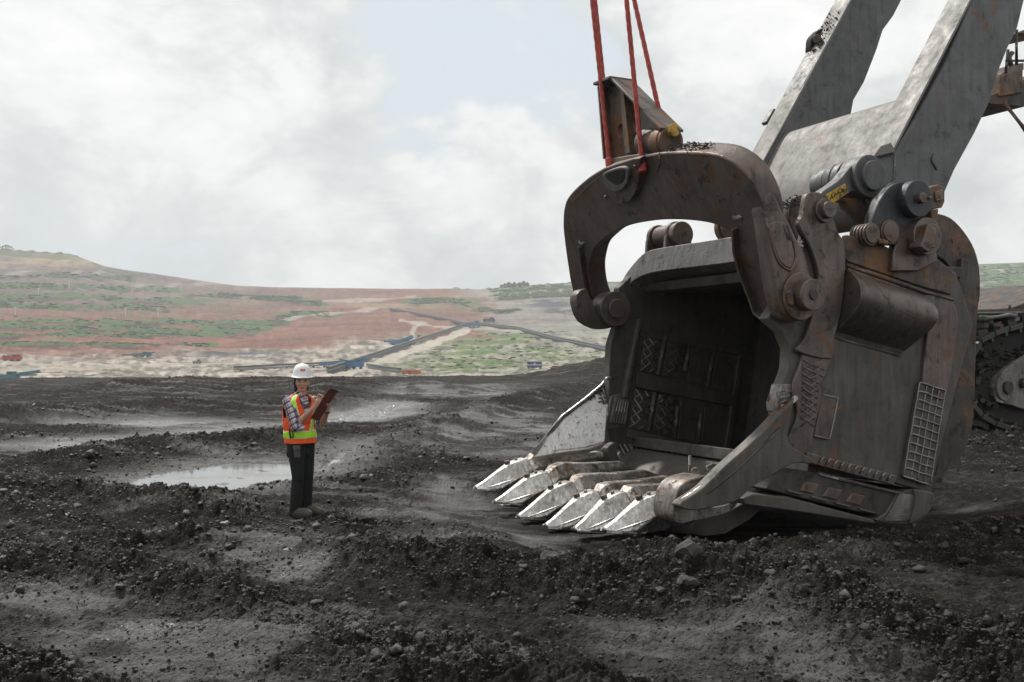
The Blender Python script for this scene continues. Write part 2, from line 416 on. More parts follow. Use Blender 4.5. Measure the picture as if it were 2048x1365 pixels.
def ground_fields(x, y):
    x = np.asarray(x, float); y = np.asarray(y, float); d = np.maximum(y, 1.0)
    wob = (fbm(x * .9, y * .9, 4, 3) - .5)
    xx = x + wob * .7; yy = y + (fbm(x * .9 + 40, y * .9, 4, 4) - .5) * .7
    h = (fbm(x * .22, y * .22, 4, 1) - .5) * .15
    clod = sstep(.44, .66, fbm(x * .5 + 3, y * .42, 5, 11)) * .8
    for pts, w, hh in RG:
        q = poly_dist(xx, yy, pts) / w
        m = np.exp(-q ** 2 * 1.1)
        h = h + hh * m * (.55 + .9 * fbm(x * 1.3 / max(w, .5), y * 1.3 / max(w, .5), 3, 21))
        clod = np.maximum(clod, np.clip(1.15 * np.exp(-(q * .72) ** 2), 0, 1))
    flat = np.zeros_like(h)
    for poly in FG:
        dd = poly_dist(xx, yy, poly + poly[:1]); ins = inside(xx, yy, poly)
        sc = .12 * np.maximum(1, d / 9)
        flat = np.maximum(flat, np.where(ins, 1.0, np.exp(-(dd / (sc * 2.2)) ** 2)))
    flat = flat * (.30 + .70 * sstep(.40, .60, fbm(x * 1.1 + 9, y * 1.1, 5, 17)))
    clod = np.clip(clod * (1 - .85 * flat) * (.45 + 1.1 * fbm(x * 1.7, y * 1.7 + 5, 4, 18)), 0, 1)
    pool = np.zeros_like(h)
    for poly in PG:
        dd = poly_dist(xx, yy, poly + poly[:1]); ins = inside(xx, yy, poly)
        pool = np.maximum(pool, np.where(ins, sstep(0, .18, dd) * .4 + .6, np.exp(-(dd / (.55 * np.maximum(1, d / 14))) ** 2) * .6))
    # ruts that run with the long foreground berm
    a = x * E1.x + y * E1.y; b = -x * E1.y + y * E1.x
    rut = .62 * (fbm(a * .30, b * 4.2, 5, 31) - .5) + .5 * (.5 - np.abs(2 * fbm(a * .22 + 7, b * 2.6, 4, 33) - 1) * 1.6)
    near = np.exp(-np.maximum(d - 8, 0) / 6.0)
    h = h + rut * .15 * near * (1 - .35 * clod)
    h = h + (fbm(a * .7, b * 15, 3, 35) - .5) * .055 * near
    a2 = x * .80 + y * .60; b2 = -x * .60 + y * .80
    rut2 = fbm(a2 * .12, b2 * 1.1, 4, 37) - .5; h = h + rut2 * .15 * (1 - near) * sstep(70, 40, d)
    # clods: rounded lumps of three sizes
    s1, r1 = worley(x * 3.0 + wob, y * 3.0, 41); s2, r2 = worley(x * 7.5, y * 7.5 + wob, 51); s3, r3 = worley(x * 17, y * 17, 61)
    l1 = np.clip(1 - s1 * 1.35, 0, 1) ** .7 * (r1 > .45) * r1; l2 = np.clip(1 - s2 * 1.3, 0, 1) ** .7 * (r2 > .3) * r2; l3 = np.clip(1 - s3 * 1.25, 0, 1) ** .7 * (r3 > .2) * r3
    rg = lambda k, sd: 1 - np.abs(2 * vnoise(x * k + 3.1 * wob * k / 6, y * k, sd) - 1)
    crumb = (rg(4.2, 201) - .5) * .035 + (rg(9.7, 202) - .5) * .036 + (rg(21, 203) - .5) * .030 + (rg(44, 204) - .5) * .019
    h = h + clod * (l1 * .045 + l2 * .05 + l3 * .030 + crumb) + (1 - .45 * flat) * crumb * .62
    h = h + (1 - .5 * flat) * ((fbm(x * 2.6, y * 2.6, 3, 71) - .5) * .07 + (fbm(x * 9, y * 9, 3, 81) - .5) * .042 * (.5 + clod) + (fbm(x * 34, y * 34, 2, 91) - .5) * .016 * (.5 + clod))
    h = h + flat * ((rut * .03) + (fbm(x * 16, y * 16, 2, 95) - .5) * .008)
    h = h * (1 - np.clip(pool, 0, 1)) + (WATER_Z - .026 + (fbm(x * 3.2, y * 3.2, 5, 99) - .5) * .12) * np.clip(pool, 0, 1)
    # hollow worn under the bucket
    bx, by = x - P0.x, y - P0.y
    bb = bx * BV.x + by * BV.y; ww = bx * WV.x + by * WV.y
    dip = sstep(-3.4, -2.0, bb) * (1 - sstep(2.6, 4.2, bb)) * sstep(-.9, .1, ww) * (1 - sstep(3.9, 5.2, ww))
    h = h * (1 - .7 * dip) - .20 * dip
    # level footing where the worker stands
    wx, wy = ground_pt(603, 1032).xy
    st = np.exp(-((x - wx) ** 2 + ((y - wy + .25) / 1.5) ** 2) / .42 ** 2)
    h = h * (1 - st) + st * (fbm(x * 8, y * 8, 2, 13) - .5) * .02
    # far heap at the edge of the bench, and the edge itself
    gx, gy = at_depth(1235, 745, 100).xy
    h = h + 2.1 * np.exp(-(((x - gx) / 6.5) ** 2 + ((y - gy) / 10) ** 2)) * (.6 + .8 * fbm(x * .5, y * .5, 4, 14))
    h = h + ((fbm(x * .12, y * .12, 4, 15) - .5) * .5 - .30 - .35 * sstep(0, -25, x)) * sstep(45, 100, d)
    h = h - 9 * sstep(114, 121, d)
    return h, clod, flat, np.clip(pool, 0, 1), rut, dip
def ground_h(x, y): return ground_fields(np.atleast_1d(np.asarray(x, float)), np.atleast_1d(np.asarray(y, float)))[0]

m_coal, t, b = new_mat('coal_mud'); pos = geo_pos(t)
at = lambda n: N(t, 'ShaderNodeAttribute', attribute_name=n).outputs['Fac']
n1 = noise(t, pos, .55, 6, .6); n2 = noise(t, pos, 7, 7, .65); n3 = noise(t, pos, 42, 6, .7)
tone = math_node(t, 'ADD', math_node(t, 'MULTIPLY', n1, .45), math_node(t, 'MULTIPLY', n2, .55))
c = ramp(t, tone, [(.33, (.010, .0083, .0073)), (.52, (.028, .0238, .0212)), (.66, (.066, .060, .055))])
c = mixc(t, math_node(t, 'MULTIPLY', at('flat'), .9), c, ramp(t, n2, [(.3, (.052, .050, .048)), (.7, (.105, .102, .097))]))
c = mixc(t, math_node(t, 'MULTIPLY', at('clod'), .75), c, ramp(t, n2, [(.35, (.0080, .0066, .0058)), (.58, (.025, .0212, .019)), (.70, (.080, .075, .070))]))
c = mixc(t, math_node(t, 'MULTIPLY', at('pool'), .8), c, (.10, .10, .095))
c = mixc(t, math_node(t, 'MULTIPLY', at('red'), .8), c, ramp(t, n2, [(.3, (.05, .030, .023)), (.7, (.11, .066, .05))]))
c = mixc(t, ramp(t, n3, [(.60, (0, 0, 0)), (.72, (.8, .8, .8))]), c, mixc(t, .5, c, (.16, .15, .14)))
c = mixc(t, ramp(t, n3, [(.28, (.8, .8, .8)), (.42, (0, 0, 0))]), c, (.008, .007, .007))
sm = N(t, 'ShaderNodeMapping'); sm.inputs['Rotation'].default_value = (0, 0, -math.atan2(E1.y, E1.x)); sm.inputs['Scale'].default_value = (.7, 7, 1); t.links.new(pos, sm.inputs[0])
stk = noise(t, sm.outputs[0], 1.0, 8, .65)
c = mixc(t, ramp(t, stk, [(.36, (.75, .75, .75)), (.5, (0, 0, 0))]), c, (.014, .012, .011))
t.links.new(c, b.inputs['Base Color'])
nwm = N(t, 'ShaderNodeMapping'); nwm.inputs['Rotation'].default_value = (0, 0, -math.atan2(E1.y, E1.x)); nwm.inputs['Scale'].default_value = (.35, 1.5, 1); t.links.new(pos, nwm.inputs[0])
nw = noise(t, nwm.outputs[0], 1.0, 8, .68)
wet = math_node(t, 'ADD', math_node(t, 'MULTIPLY', at('pool'), .48), ramp(t, nw, [(.52, (0, 0, 0)), (.66, (.32, .32, .32))]))
wet = math_node(t, 'ADD', wet, math_node(t, 'MULTIPLY', at('flat'), .26))
t.links.new(math_node(t, 'SUBTRACT', .82, wet, True), b.inputs['Roughness'])
t.links.new(math_node(t, 'ADD', math_node(t, 'MULTIPLY', wet, .85), .03), b.inputs['Specular IOR Level'])
def voro(sc):
    v = N(t, 'ShaderNodeTexVoronoi'); v.inputs['Scale'].default_value = sc; t.links.new(pos, v.inputs['Vector']); return math_node(t, 'SUBTRACT', 1.0, v.outputs['Distance'])
hh = math_node(t, 'ADD', math_node(t, 'MULTIPLY', noise(t, pos, 60, 8, .75), .6), math_node(t, 'MULTIPLY', n2, .4))
hh = math_node(t, 'ADD', hh, math_node(t, 'MULTIPLY', math_node(t, 'ADD', voro(24), math_node(t, 'MULTIPLY', voro(57), .6)), math_node(t, 'SUBTRACT', .75, math_node(t, 'MULTIPLY', at('flat'), .2))))
bump(t, b, hh, .9, .026)

def make_ground():
    ys = 1 / np.linspace(1 / 4.3, 1 / 124.0, 640)
    ys = np.concatenate([np.linspace(.6, 4.2, 26), ys])
    us = np.concatenate([np.linspace(-1.5, -.62, 60), np.linspace(-.615, .615, 860), np.linspace(.62, 1.5, 60)])
    U, Y = np.meshgrid(us, ys); X = U * Y
    h, clod, flat, pool, rut, dip = ground_fields(X.ravel(), Y.ravel())
    V = np.stack([X.ravel(), Y.ravel(), h], 1); n, m = U.shape
    i = np.arange(n * m).reshape(n, m)
    F = np.stack([i[:-1, :-1].ravel(), i[:-1, 1:].ravel(), i[1:, 1:].ravel(), i[1:, :-1].ravel()], 1)
    o = fast_mesh('ground', V, F, m_coal)
    set_attr(o, 'clod', clod); set_attr(o, 'flat', flat); set_attr(o, 'pool', pool)
    rx, ry = X.ravel(), Y.ravel()
    g1 = np.array(ground_pt(2010, 1035).xy); red = np.exp(-(((rx - g1[0]) / 2.2) ** 2 + ((ry - g1[1]) / .9) ** 2))
    for q, s in (((900, 985), .5), ((330, 830), 1.2), ((1080, 760), 6), ((250, 780), 7)):
        g = np.array(ground_pt(*q).xy); red = np.maximum(red, .5 * np.exp(-((rx - g[0]) ** 2 + (ry - g[1]) ** 2) / s ** 2))
    set_attr(o, 'red', red * sstep(.35, .6, fbm(rx * .8, ry * .8, 4, 7)))
    tag(o, 'black rutted coal mud covering the mine bench', kind='structure')
    # the same bench beside and behind the camera, one sheet lower
    bs = build('ground', [(-260, -160, -.9), (260, -160, -.9), (260, 112, -1.2), (-260, 112, -1.2)], [(0, 1, 2, 3)], m_coal)
    tag(bs, 'flat coal bench beyond the rutted mud', kind='structure')
    return o
GROUND = make_ground()

m_water, t, b = new_mat('puddle_water'); pos = geo_pos(t)
b.inputs['Base Color'].default_value = (.15, .15, .145, 1); b.inputs['Roughness'].default_value = .09
b.inputs['IOR'].default_value = 1.33; b.inputs['Specular IOR Level'].default_value = .8
wn = noise(t, pos, 1.2, 5, .6); t.links.new(ramp(t, wn, [(.35, (.02, .02, .02)), (.65, (.16, .16, .16))]), b.inputs['Roughness'])
bump(t, b, noise(t, pos, 14, 3, .5), .05, .01)
for poly in PG[:1]:
    c = sum((Vector(p) for p in poly), Vector((0, 0))) / len(poly)
    vs = [((Vector(p) - c) * 1.5 + c).to_3d() + Vector((0, 0, WATER_Z)) for p in poly]
    tag(build('puddle', vs, [tuple(range(len(vs)))], m_water), kind='structure')

# ---- loose clods lying on the mud
def ico(sub):
    bm = bmesh.new(); bmesh.ops.create_icosphere(bm, subdivisions=sub, radius=1)
    V = np.array([v.co[:] for v in bm.verts]); F = np.array([[v.index for v in f.verts] for f in bm.faces]); bm.free(); return V, F
def scatter_clods(name, count, sub, lo, hi, pxmax, seed, ymin, ymax, mat, thr):
    rng = np.random.default_rng(seed); V0, F0 = ico(sub)
    px = rng.uniform(-60, 2110, count * 7); py = rng.uniform(ymin, ymax, count * 7)
    pts = np.array([ground_pt(a, c_)[:2] for a, c_ in zip(px, py)])
    h, cl, fl, po, _, dip = ground_fields(pts[:, 0], pts[:, 1])
    p = cl * (1 - po) + .07 * (1 - po)
    wk = ground_pt(603, 1032)
    keep = np.where((rng.random(len(p)) < p * thr) & (h > WATER_Z - .02) & (np.hypot(pts[:, 0] - wk.x, pts[:, 1] - wk.y) > .38))[0][:count]
    pts, h = pts[keep], h[keep]; k = len(keep)
    size = lo * (hi / lo) ** (rng.random(k) ** 3.2) * np.clip(pts[:, 1] / 9, .8, 1.7)
    st = rng.uniform(.65, 1.25, (k, 3)); st[:, 2] *= .8
    ang = rng.uniform(0, 6.28, k); ca, sa = np.cos(ang), np.sin(ang)
    jit = rng.uniform(.5, 1.25, (k, len(V0), 1))
    P = V0[None] * jit * (size[:, None] * st)[:, None, :]
    X = P[..., 0] * ca[:, None] - P[..., 1] * sa[:, None]; Y = P[..., 0] * sa[:, None] + P[..., 1] * ca[:, None]
    Z = P[..., 2] + (h + size * .25)[:, None]
    VV = np.stack([X + pts[:, 0, None], Y + pts[:, 1, None], Z], -1).reshape(-1, 3)
    FF = (F0[None] + (np.arange(k) * len(V0))[:, None, None]).reshape(-1, F0.shape[1])
    o = fast_mesh(name, VV, FF, mat, smooth=False)
    tag(o, kind='stuff', label='loose black coal clods crumbled over the mud berms'); return o
m_clod, t, b = new_mat('coal_clod'); pos = geo_pos(t); n2 = noise(t, pos, 9, 7, .65)
c = ramp(t, n2, [(.3, (.0075, .0064, .0057)), (.52, (.025, .0215, .0195)), (.68, (.082, .077, .072))])
t.links.new(c, b.inputs['Base Color']); b.inputs['Roughness'].default_value = .45; b.inputs['Specular IOR Level'].default_value = .5
bump(t, b, noise(t, pos, 55, 8, .75), .8, .02)
scatter_clods('coal_clods', 1500, 2, .016, .055, 0, 3, 790, 1400, m_clod, .5)
scatter_clods('coal_clods', 54000, 1, .0055, .024, 0, 4, 800, 1400, m_clod, .8)
# ================================================================ THE PIT BEHIND
SIL = [(-900,450),(-400,472),(-150,490),(0,498),(60,503),(140,508),(175,521),(210,533),(250,540),(300,547),(400,562),(455,569),(480,572),(560,575),(640,576),(780,578),(900,578),(960,579),(1000,575),(1040,572),(1100,568),(1140,566),(1300,561),(1600,548),(1800,537),(1950,529),(2048,525),(2450,516),(3000,500)]
SX = np.array([q[0] for q in SIL], float); SY = np.array([q[1] for q in SIL], float)
PYB = 775.0
def pit_depth(s): return 235 + 1180 * np.clip(s, 0, 1.3) ** 1.2
def pit_s(px, py): return (PYB - np.asarray(py, float)) / (PYB - np.interp(px, SX, SY))
def pit_z(px, s):
    py = PYB - np.clip(s, 0, 1) * (PYB - np.interp(px, SX, SY)); d = pit_depth(s)
    return 1.7 + (715 - py) / FPX * d
NB = 21
def pit_terrace(px, s):
    w = s + (fbm(px * .006, s * 2.0, 4, 101) - .5) * .030
    k = w * NB; fr = k - np.floor(k)
    rise = sstep(.30, .95, fr); st = (np.floor(k) + rise) / NB - (w - s)
    top = sstep(.97, 1.0, s); amt = (1 - top) * sstep(.03, .10, s)
    mixed = .86 * (.35 + .65 * sstep(1150, 700, px) + .5 * sstep(1500, 1900, px)).clip(0, 1) * amt
    return s * (1 - mixed) + st * mixed, fr, amt
def pit_point(px, py, lift=0.0):
    s = float(pit_s(px, py)); d = float(pit_depth(s)); z = float(pit_z(px, s))
    return Vector(((px - 1024) / FPX * d, d, z + lift))
def blob(px, py, cx, cy, rx, ry): return np.exp(-(((px - cx) / rx) ** 2 + ((py - cy) / ry) ** 2))
STRIPS = [([(-60,569),(200,572),(340,580)],4.5),([(-60,589),(150,592),(330,600),(400,603)],5),([(-60,607),(180,612),(330,615)],4),([(-60,639),(130,641),(300,643),(480,645),(570,642)],4.2),
          ([(-60,650),(200,655),(380,660),(520,655)],4.6),([(-60,667),(180,668),(330,668),(500,665)],3.6),([(-60,686),(160,686),(420,689)],2.6),([(555,632),(620,626),(660,630)],4),([(-60,553),(150,549),(260,556)],3),([(470,588),(560,598),(640,606)],3),
          ([(380,590),(520,592),(600,596)],2.5),([(820,604),(880,600),(940,606)],4),([(1000,596),(1080,592),(1150,590)],2.5),([(960,618),(1010,622),(1040,618)],2.5)]
def make_pit():
    pxs = np.concatenate([np.linspace(-900, -100, 30), np.linspace(-80, 1280, 470), np.linspace(1300, 1880, 30), np.linspace(1890, 2100, 60), np.linspace(2120, 3000, 30)])
    ss = np.concatenate([np.linspace(0, 1, 340), [1.02, 1.08, 1.2]])
    PX, SS = np.meshgrid(pxs, ss); PX, SS = PX.ravel(), SS.ravel()
    st, fr, amt = pit_terrace(PX, SS)
    d = pit_depth(SS); z = pit_z(PX, st)
    z0 = pit_z(PX, SS); py = PYB - np.clip(SS, 0, 1) * (PYB - np.interp(PX, SX, SY))
    x = (PX - 1024) / FPX * d
    rough = (fbm(x * .03, d * .03, 5, 111) - .5) * 2.6 * np.clip(SS * 3, .25, 1) * (1 - sstep(.9, 1, SS) * .6)
    gul = -np.abs(fbm(PX * .05, st * 6, 4, 115) - .5) * 2.2 * sstep(.3, .6, fr) * amt
    z = z + rough + gul - np.where(SS > 1, (SS - 1) * 260, 0)
    d = d + (fbm(PX * .02, st * 9, 4, 120) - .5) * 26 * amt
    x = (PX - 1024) / FPX * d
    V = np.stack([x, d, z], 1); n, m = len(ss), len(pxs); i = np.arange(n * m).reshape(n, m)
    F = np.stack([i[:-1, :-1].ravel(), i[:-1, 1:].ravel(), i[1:, 1:].ravel(), i[1:, :-1].ravel()], 1)
    # soils and plant cover, by where they lie, with undercut shade painted in
    nz = fbm(PX * .009, py * .06, 5, 131); nf = fbm(PX * .035, py * .35, 5, 141); nh = fbm(PX * .012, py * .30, 4, 151)
    ex = lambda m_: np.clip(m_, 0, 1)[:, None]
    red = np.array([.215, .098, .074]); red2 = np.array([.27, .138, .105]); tan = np.array([.43, .375, .315]); grey = np.array([.25, .235, .22])
    grn = np.array([.095, .150, .060]); dgr = np.array([.05, .088, .046]); coal = np.array([.085, .082, .095]); och = np.array([.36, .27, .17]); mauve = np.array([.185, .15, .155])
    col = red[None] * (1 - ex(nf)) + red2[None] * ex(nf)
    up = sstep(640, 575, py + (nz - .5) * 40) * sstep(900, 300, PX)
    col = col * (1 - ex(up * .75)) + mauve[None] * ex(up * .75)
    right = sstep(900, 1010, PX + (nz - .5) * 220)
    col = col * (1 - ex(right)) + (grey * .55 + tan * .35)[None] * ex(right)
    low = sstep(683, 716, py + (nz - .5) * 46 + 22 * sstep(500, 900, PX))
    lowc = tan[None] * ex(nf + .1) + grey[None] * .8 * (1 - ex(nf + .1))
    nr = fbm(PX * .085, py * .28, 4, 171); lowc = lowc * (.55 + .85 * sstep(.3, .7, nr))[:, None]
    col = col * (1 - ex(low)) + lowc * ex(low)
    col = col * (.62 + .7 * nh[:, None])
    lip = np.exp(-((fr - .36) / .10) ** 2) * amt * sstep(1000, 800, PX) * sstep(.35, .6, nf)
    col = col * (1 - .55 * lip[:, None])  # dark line at each bench foot, undercut shade put into the colour
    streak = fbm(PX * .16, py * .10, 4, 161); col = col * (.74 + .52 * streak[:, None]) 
    bench_shade = np.exp(-((fr - .30) / .07) ** 2) * amt * sstep(.40, .56, nh) ; col = col * (1 - .5 * bench_shade[:, None] * sstep(1250, 900, PX)[:, None])  # second, finer bench line of painted shade
    g_left = blob(PX, py, 200, 655, 420, 38) * 1.1 + blob(PX, py, 150, 597, 330, 26) * .95 + blob(PX, py, 620, 630, 70, 14) * .5 + blob(PX, py, 520, 600, 200, 12) * .4
    g_left = g_left + sstep(520, 470, PX * .0 + py) * 0 + blob(PX, py, 80, 560, 260, 22) * .45
    edge = sstep(.42, .66, fr + (nf - .5) * .5) * sstep(1.04, .9, fr) + .9 * sstep(.16, .04, fr)
    gm = np.clip(g_left, 0, 1.2) * edge * sstep(.48, .64, nf * .5 + nz * .5) * .40
    pj = py + (nz - .5) * 7 + (nf - .5) * 4; undercut_shade = np.zeros_like(py)
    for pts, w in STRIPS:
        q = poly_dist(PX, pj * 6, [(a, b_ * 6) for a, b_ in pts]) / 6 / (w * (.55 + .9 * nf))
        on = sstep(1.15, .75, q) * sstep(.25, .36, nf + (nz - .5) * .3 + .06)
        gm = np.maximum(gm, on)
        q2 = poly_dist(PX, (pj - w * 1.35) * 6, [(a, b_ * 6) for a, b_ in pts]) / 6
        undercut_shade = np.maximum(undercut_shade, sstep(2.4, 1.0, q2) * .85 * sstep(.30, .45, nf))
    col = col * (1 - ex(undercut_shade)) + np.array([.055, .042, .046])[None] * ex(undercut_shade)  # shade of the bench undercut painted below each green strip
    col = col * (1 - ex(gm * 1.25)) + (grn[None] * ex(nf + .2) + dgr[None] * (1 - ex(nf + .2))) * ex(gm * 1.25)
    g_mid = blob(PX, py, 1010, 705, 190, 34) * 1.15 + blob(PX, py, 960, 672, 110, 14) + blob(PX, py, 870, 728, 150, 14) * .9 - 1.2 * np.exp(-((py - (655 + (940 - PX) * .335)) / 16) ** 2) * (PX < 950)
    gm2 = np.clip(g_mid, 0, 1) * sstep(.32, .52, nf * .55 + nh * .45)
    gc = np.array([.140, .195, .070]); gm2 = gm2 * (.35 + .65 * sstep(-.45, .25, np.sin((py + (nz - .5) * 16) * .50)))
    col = col * (1 - ex(gm2)) + (gc[None] * ex(nf + .25) + dgr[None] * 1.3 * (1 - ex(nf + .25))) * ex(gm2)
    bush = sstep(600, 575, py) * sstep(950, 1010, PX) + blob(PX, py, 900, 608, 60, 16) * .7 + sstep(516, 504, py - np.interp(PX, SX, SY) + 500) * sstep(300, 150, PX) * .9
    bush = np.clip(bush, 0, 1) * sstep(.3, .5, nf)
    col = col * (1 - ex(bush)) + (grn * .9)[None] * ex(bush)
    far_r = sstep(1800, 1900, PX) * sstep(640, 560, py)
    col = col * (1 - ex(far_r * sstep(.38, .5, nf))) + grn[None] * ex(far_r * sstep(.38, .5, nf))
    for (cx, cy, rx, ry, k, cc) in ((1105,607,60,7,1.6,coal),(1140,622,46,7,1.6,coal),(1075,640,70,4,.9,mauve),(1120,655,60,4,.8,grey),(1050,590,80,4,.7,tan),(470,706,95,5,.9,coal),(100,523,170,10,.8,och),(230,545,200,9,.55,coal),(40,728,150,16,.5,tan),(640,662,60,10,.5,red2),(1000,640,90,8,.5,mauve),(1180,690,60,10,.4,grey),(780,612,120,5,.5,och)):
        w = np.clip(blob(PX, py, cx, cy, rx, ry) * 1.3 * k * sstep(.25, .5, nf), 0, 1)
        col = col * (1 - ex(w)) + cc[None] * ex(w)
    # pale haul roads
    for pts, w, k in (([(662,757),(768,721),(858,689),(935,659)],6,1.),([(770,615),(700,622),(640,628),(560,640)],2.2,.6),([(800,640),(870,652),(930,657)],3,.7),([(0,742),(180,735),(330,728),(520,722)],3,.6),([(950,655),(1060,662),(1150,690),(1230,706)],2.5,.5),([(835,650),(822,662),(830,672)],3,.8),([(0,546),(100,541),(220,545)],1.5,.5),([(250,572),(400,566),(560,570)],1.5,.4),([(640,600),(760,600),(830,592)],1.8,.6)):
        dd = poly_dist(PX, py, pts); m_ = sstep(w + 1.2, w - .8, dd) * k
        col = col * (1 - ex(m_)) + np.array([.46, .42, .36])[None] * ex(m_)
    global m_pit
    m_pit, t, b = new_mat('pit_soil'); pos = geo_pos(t)
    a = N(t, 'ShaderNodeAttribute', attribute_name='soil_and_shade')
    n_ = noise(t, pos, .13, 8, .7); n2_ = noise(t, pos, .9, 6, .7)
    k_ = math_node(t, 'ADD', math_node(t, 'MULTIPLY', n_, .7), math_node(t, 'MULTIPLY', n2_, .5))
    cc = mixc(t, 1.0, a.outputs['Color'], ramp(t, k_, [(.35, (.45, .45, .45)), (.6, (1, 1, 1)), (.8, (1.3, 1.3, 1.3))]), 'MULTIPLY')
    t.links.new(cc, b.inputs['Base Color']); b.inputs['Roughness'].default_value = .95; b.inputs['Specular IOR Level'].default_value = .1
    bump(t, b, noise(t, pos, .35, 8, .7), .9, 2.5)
    o = fast_mesh('terrain', V, F, m_pit); set_attr(o, 'soil_and_shade', np.clip(col, .01, .9))
    tag(o, 'terraced red and green wall of the open pit', kind='structure')
    # pit bottom, under the bench's edge and out to the wall
    tag(build('pit_floor', [(-900, 100, -13), (900, 100, -13), (1400, 700, -13.5), (-1400, 700, -13.5)], [(0, 1, 2, 3)], plain('pit_floor_soil', (.3, .27, .23), .95, scale=.2)), 'pale floor of the open pit', kind='structure')
    # country behind the rim, out to the horizon
    hb = build('terrain', [(-1700, 1440, -20), (1700, 1440, -20), (1700, 1900, 0), (-1700, 1900, 0)], [(0, 1, 2, 3)], plain('far_country', (.09, .12, .06), .95, scale=.02))
    tag(hb, 'far green country behind the pit rim', kind='structure')
make_pit()

# ---- scrub tufts on the benches
def make_scrub():
    rng = np.random.default_rng(5); V0, F0 = ico(1); VV, FF = [], []
    k = 0
    while k < 3600:
        r_ = rng.random()
        if r_ < .72:
            pts, w = STRIPS[rng.integers(len(STRIPS))]; px = rng.uniform(pts[0][0], pts[-1][0]); py = np.interp(px, [q[0] for q in pts], [q[1] for q in pts]) + rng.normal(0, w * .6)
        elif r_ < .80: px, py = rng.uniform(830, 1215), rng.uniform(662, 738)
        elif r_ < .92: px, py = rng.uniform(980, 1180), rng.uniform(570, 592)
        else: px, py = rng.uniform(1940, 2070), rng.uniform(530, 600)
        if py > 655 + (940 - px) * .335 - 14 and px < 950 and px > 700 and py < 655 + (940 - px) * .335 + 20: continue
        s0 = float(pit_s(px, py)); s = np.array([s0])
        if s0 > .99 or s0 < .1: continue
        if False:                                     # keep to the bench lips
            kk = round(s0 * NB - .8) + .8 + rng.normal(0, .13); s = np.array([min(.985, kk / NB)])
        pa = np.array([px]); st, fr, amt = pit_terrace(pa, s)
        d = float(pit_depth(s)[0]); z = float(pit_z(pa, st)[0]); r = rng.uniform(.35, 1.0) * d / 900
        P = V0 * rng.uniform(.6, 1.25, (len(V0), 1)) * np.array([3.4 * r, 1.5 * r, .75 * r])
        VV.append(P + np.array([(px - 1024) / FPX * d, d - 2, z + .4 * r])); FF.append(F0 + k * len(V0)); k += 1
    o = fast_mesh('scrub', np.concatenate(VV), np.concatenate(FF), plain('scrub_leaf', (.075, .115, .045), .95, var=.5, scale=.08, bmp=0), smooth=False)
    tag(o, 'low green scrub growing along the pit benches', kind='stuff')
make_scrub()

# ---- trees on the skyline
m_crown = plain('tree_foliage', (.055, .085, .042), .9, var=.5, scale=.8, bmp=0)
m_trunk = plain('tree_bark', (.12, .095, .075), .9)
def make_tree(px, hpx, wpx, seed, label, group):
    rng = random.Random(seed); s = 1.0
    d = float(pit_depth(s)) - 8; base = Vector(((px - 1024) / FPX * d, d, float(pit_z(px, .985)) - 1)); H = hpx / FPX * d; Wd = wpx / FPX * d / 2
    tr = thing('tree', base, label, 'tree', group)
    vs, fs = tube_geo([base, base + Vector((rng.uniform(-.3, .3), 0, H * .35)), base + Vector((rng.uniform(-.6, .6), 0, H * .75))], lambda i: H * (.05, .04, .02)[i], 6)
    for _ in range(3):
        a = rng.uniform(0, 6.28); b0 = base + Vector((0, 0, H * rng.uniform(.3, .5)))
        g = tube_geo([b0, b0 + Vector((math.cos(a) * Wd * .6, math.sin(a) * Wd * .6, H * .28))], H * .016, 5)
        vs, fs = merge_geo([(vs, fs), g])
    build('trunk', vs, fs, m_trunk, tr)
    V, F = [], []
    for _ in range(150):
        a = rng.uniform(0, 6.28); r = Wd * rng.random() ** .45; zz = H * (.36 + .62 * rng.random()); f_ = math.sin(min(1, (zz / H - .28) / .72) * math.pi) ** .6
        c = base + Vector((math.cos(a) * r * f_, math.sin(a) * r * f_, zz)); q = H * rng.uniform(.05, .12)
        n_ = Vector((rng.uniform(-1, 1), rng.uniform(-1, 1), rng.uniform(-1, 1))).normalized(); _, s1, u1 = frame_from(n_)
        k = len(V); V += [c + s1 * q, c + u1 * q * .8, c - s1 * q, c - u1 * q * .7]; F.append((k, k + 1, k + 2, k + 3))
    build('crown', V, F, m_crown, tr)
where = {0: 'farthest left, tall and spreading', }
TREES = [(12,16,26,'spreading dark tree on the hilltop at the far left'),(38,9,16,'low bush tree on the hilltop right of the spreading tree'),(62,10,18,'rounded tree on the hilltop above the ochre cutting'),(90,9,18,'low flat tree on the hilltop above the ochre cutting'),(118,10,16,'last tree on the hilltop before the slope falls away'),
         (150,8,14,'small tree at the brow of the sloping skyline'),(190,6,12,'tiny tree on the upper sloping skyline'),(240,6,14,'tiny bush tree halfway down the sloping skyline'),
         (912,9,18,'round bush tree on the rim at the end of the red wall'),(935,7,14,'small bush tree on the rim beside the round bush tree'),(978,7,14,'small tree left of the skyline tree row')]
for i, (px, hp, wp, lb) in enumerate(TREES): make_tree(px, hp, wp, i, lb, 'trees along the pit skyline')
for i in range(9):
    make_tree(1003 + i * 6.2 + (i % 3), 11 + (i * 7 % 5), 8.5, 40 + i, ('first', 'second', 'third', 'fourth', 'fifth', 'sixth', 'seventh', 'eighth', 'last')[i] + ' slim tree from the left in the skyline row', 'slim trees in the skyline row')
for i, px in enumerate((1068, 1080, 1096, 1112, 1126, 1139)):
    make_tree(px, 6 + i % 3, 14, 60 + i, ('first', 'second', 'third', 'fourth', 'fifth', 'last')[i] + ' low tree from the left between the slim tree row and the bucket', 'low trees on the right rim')

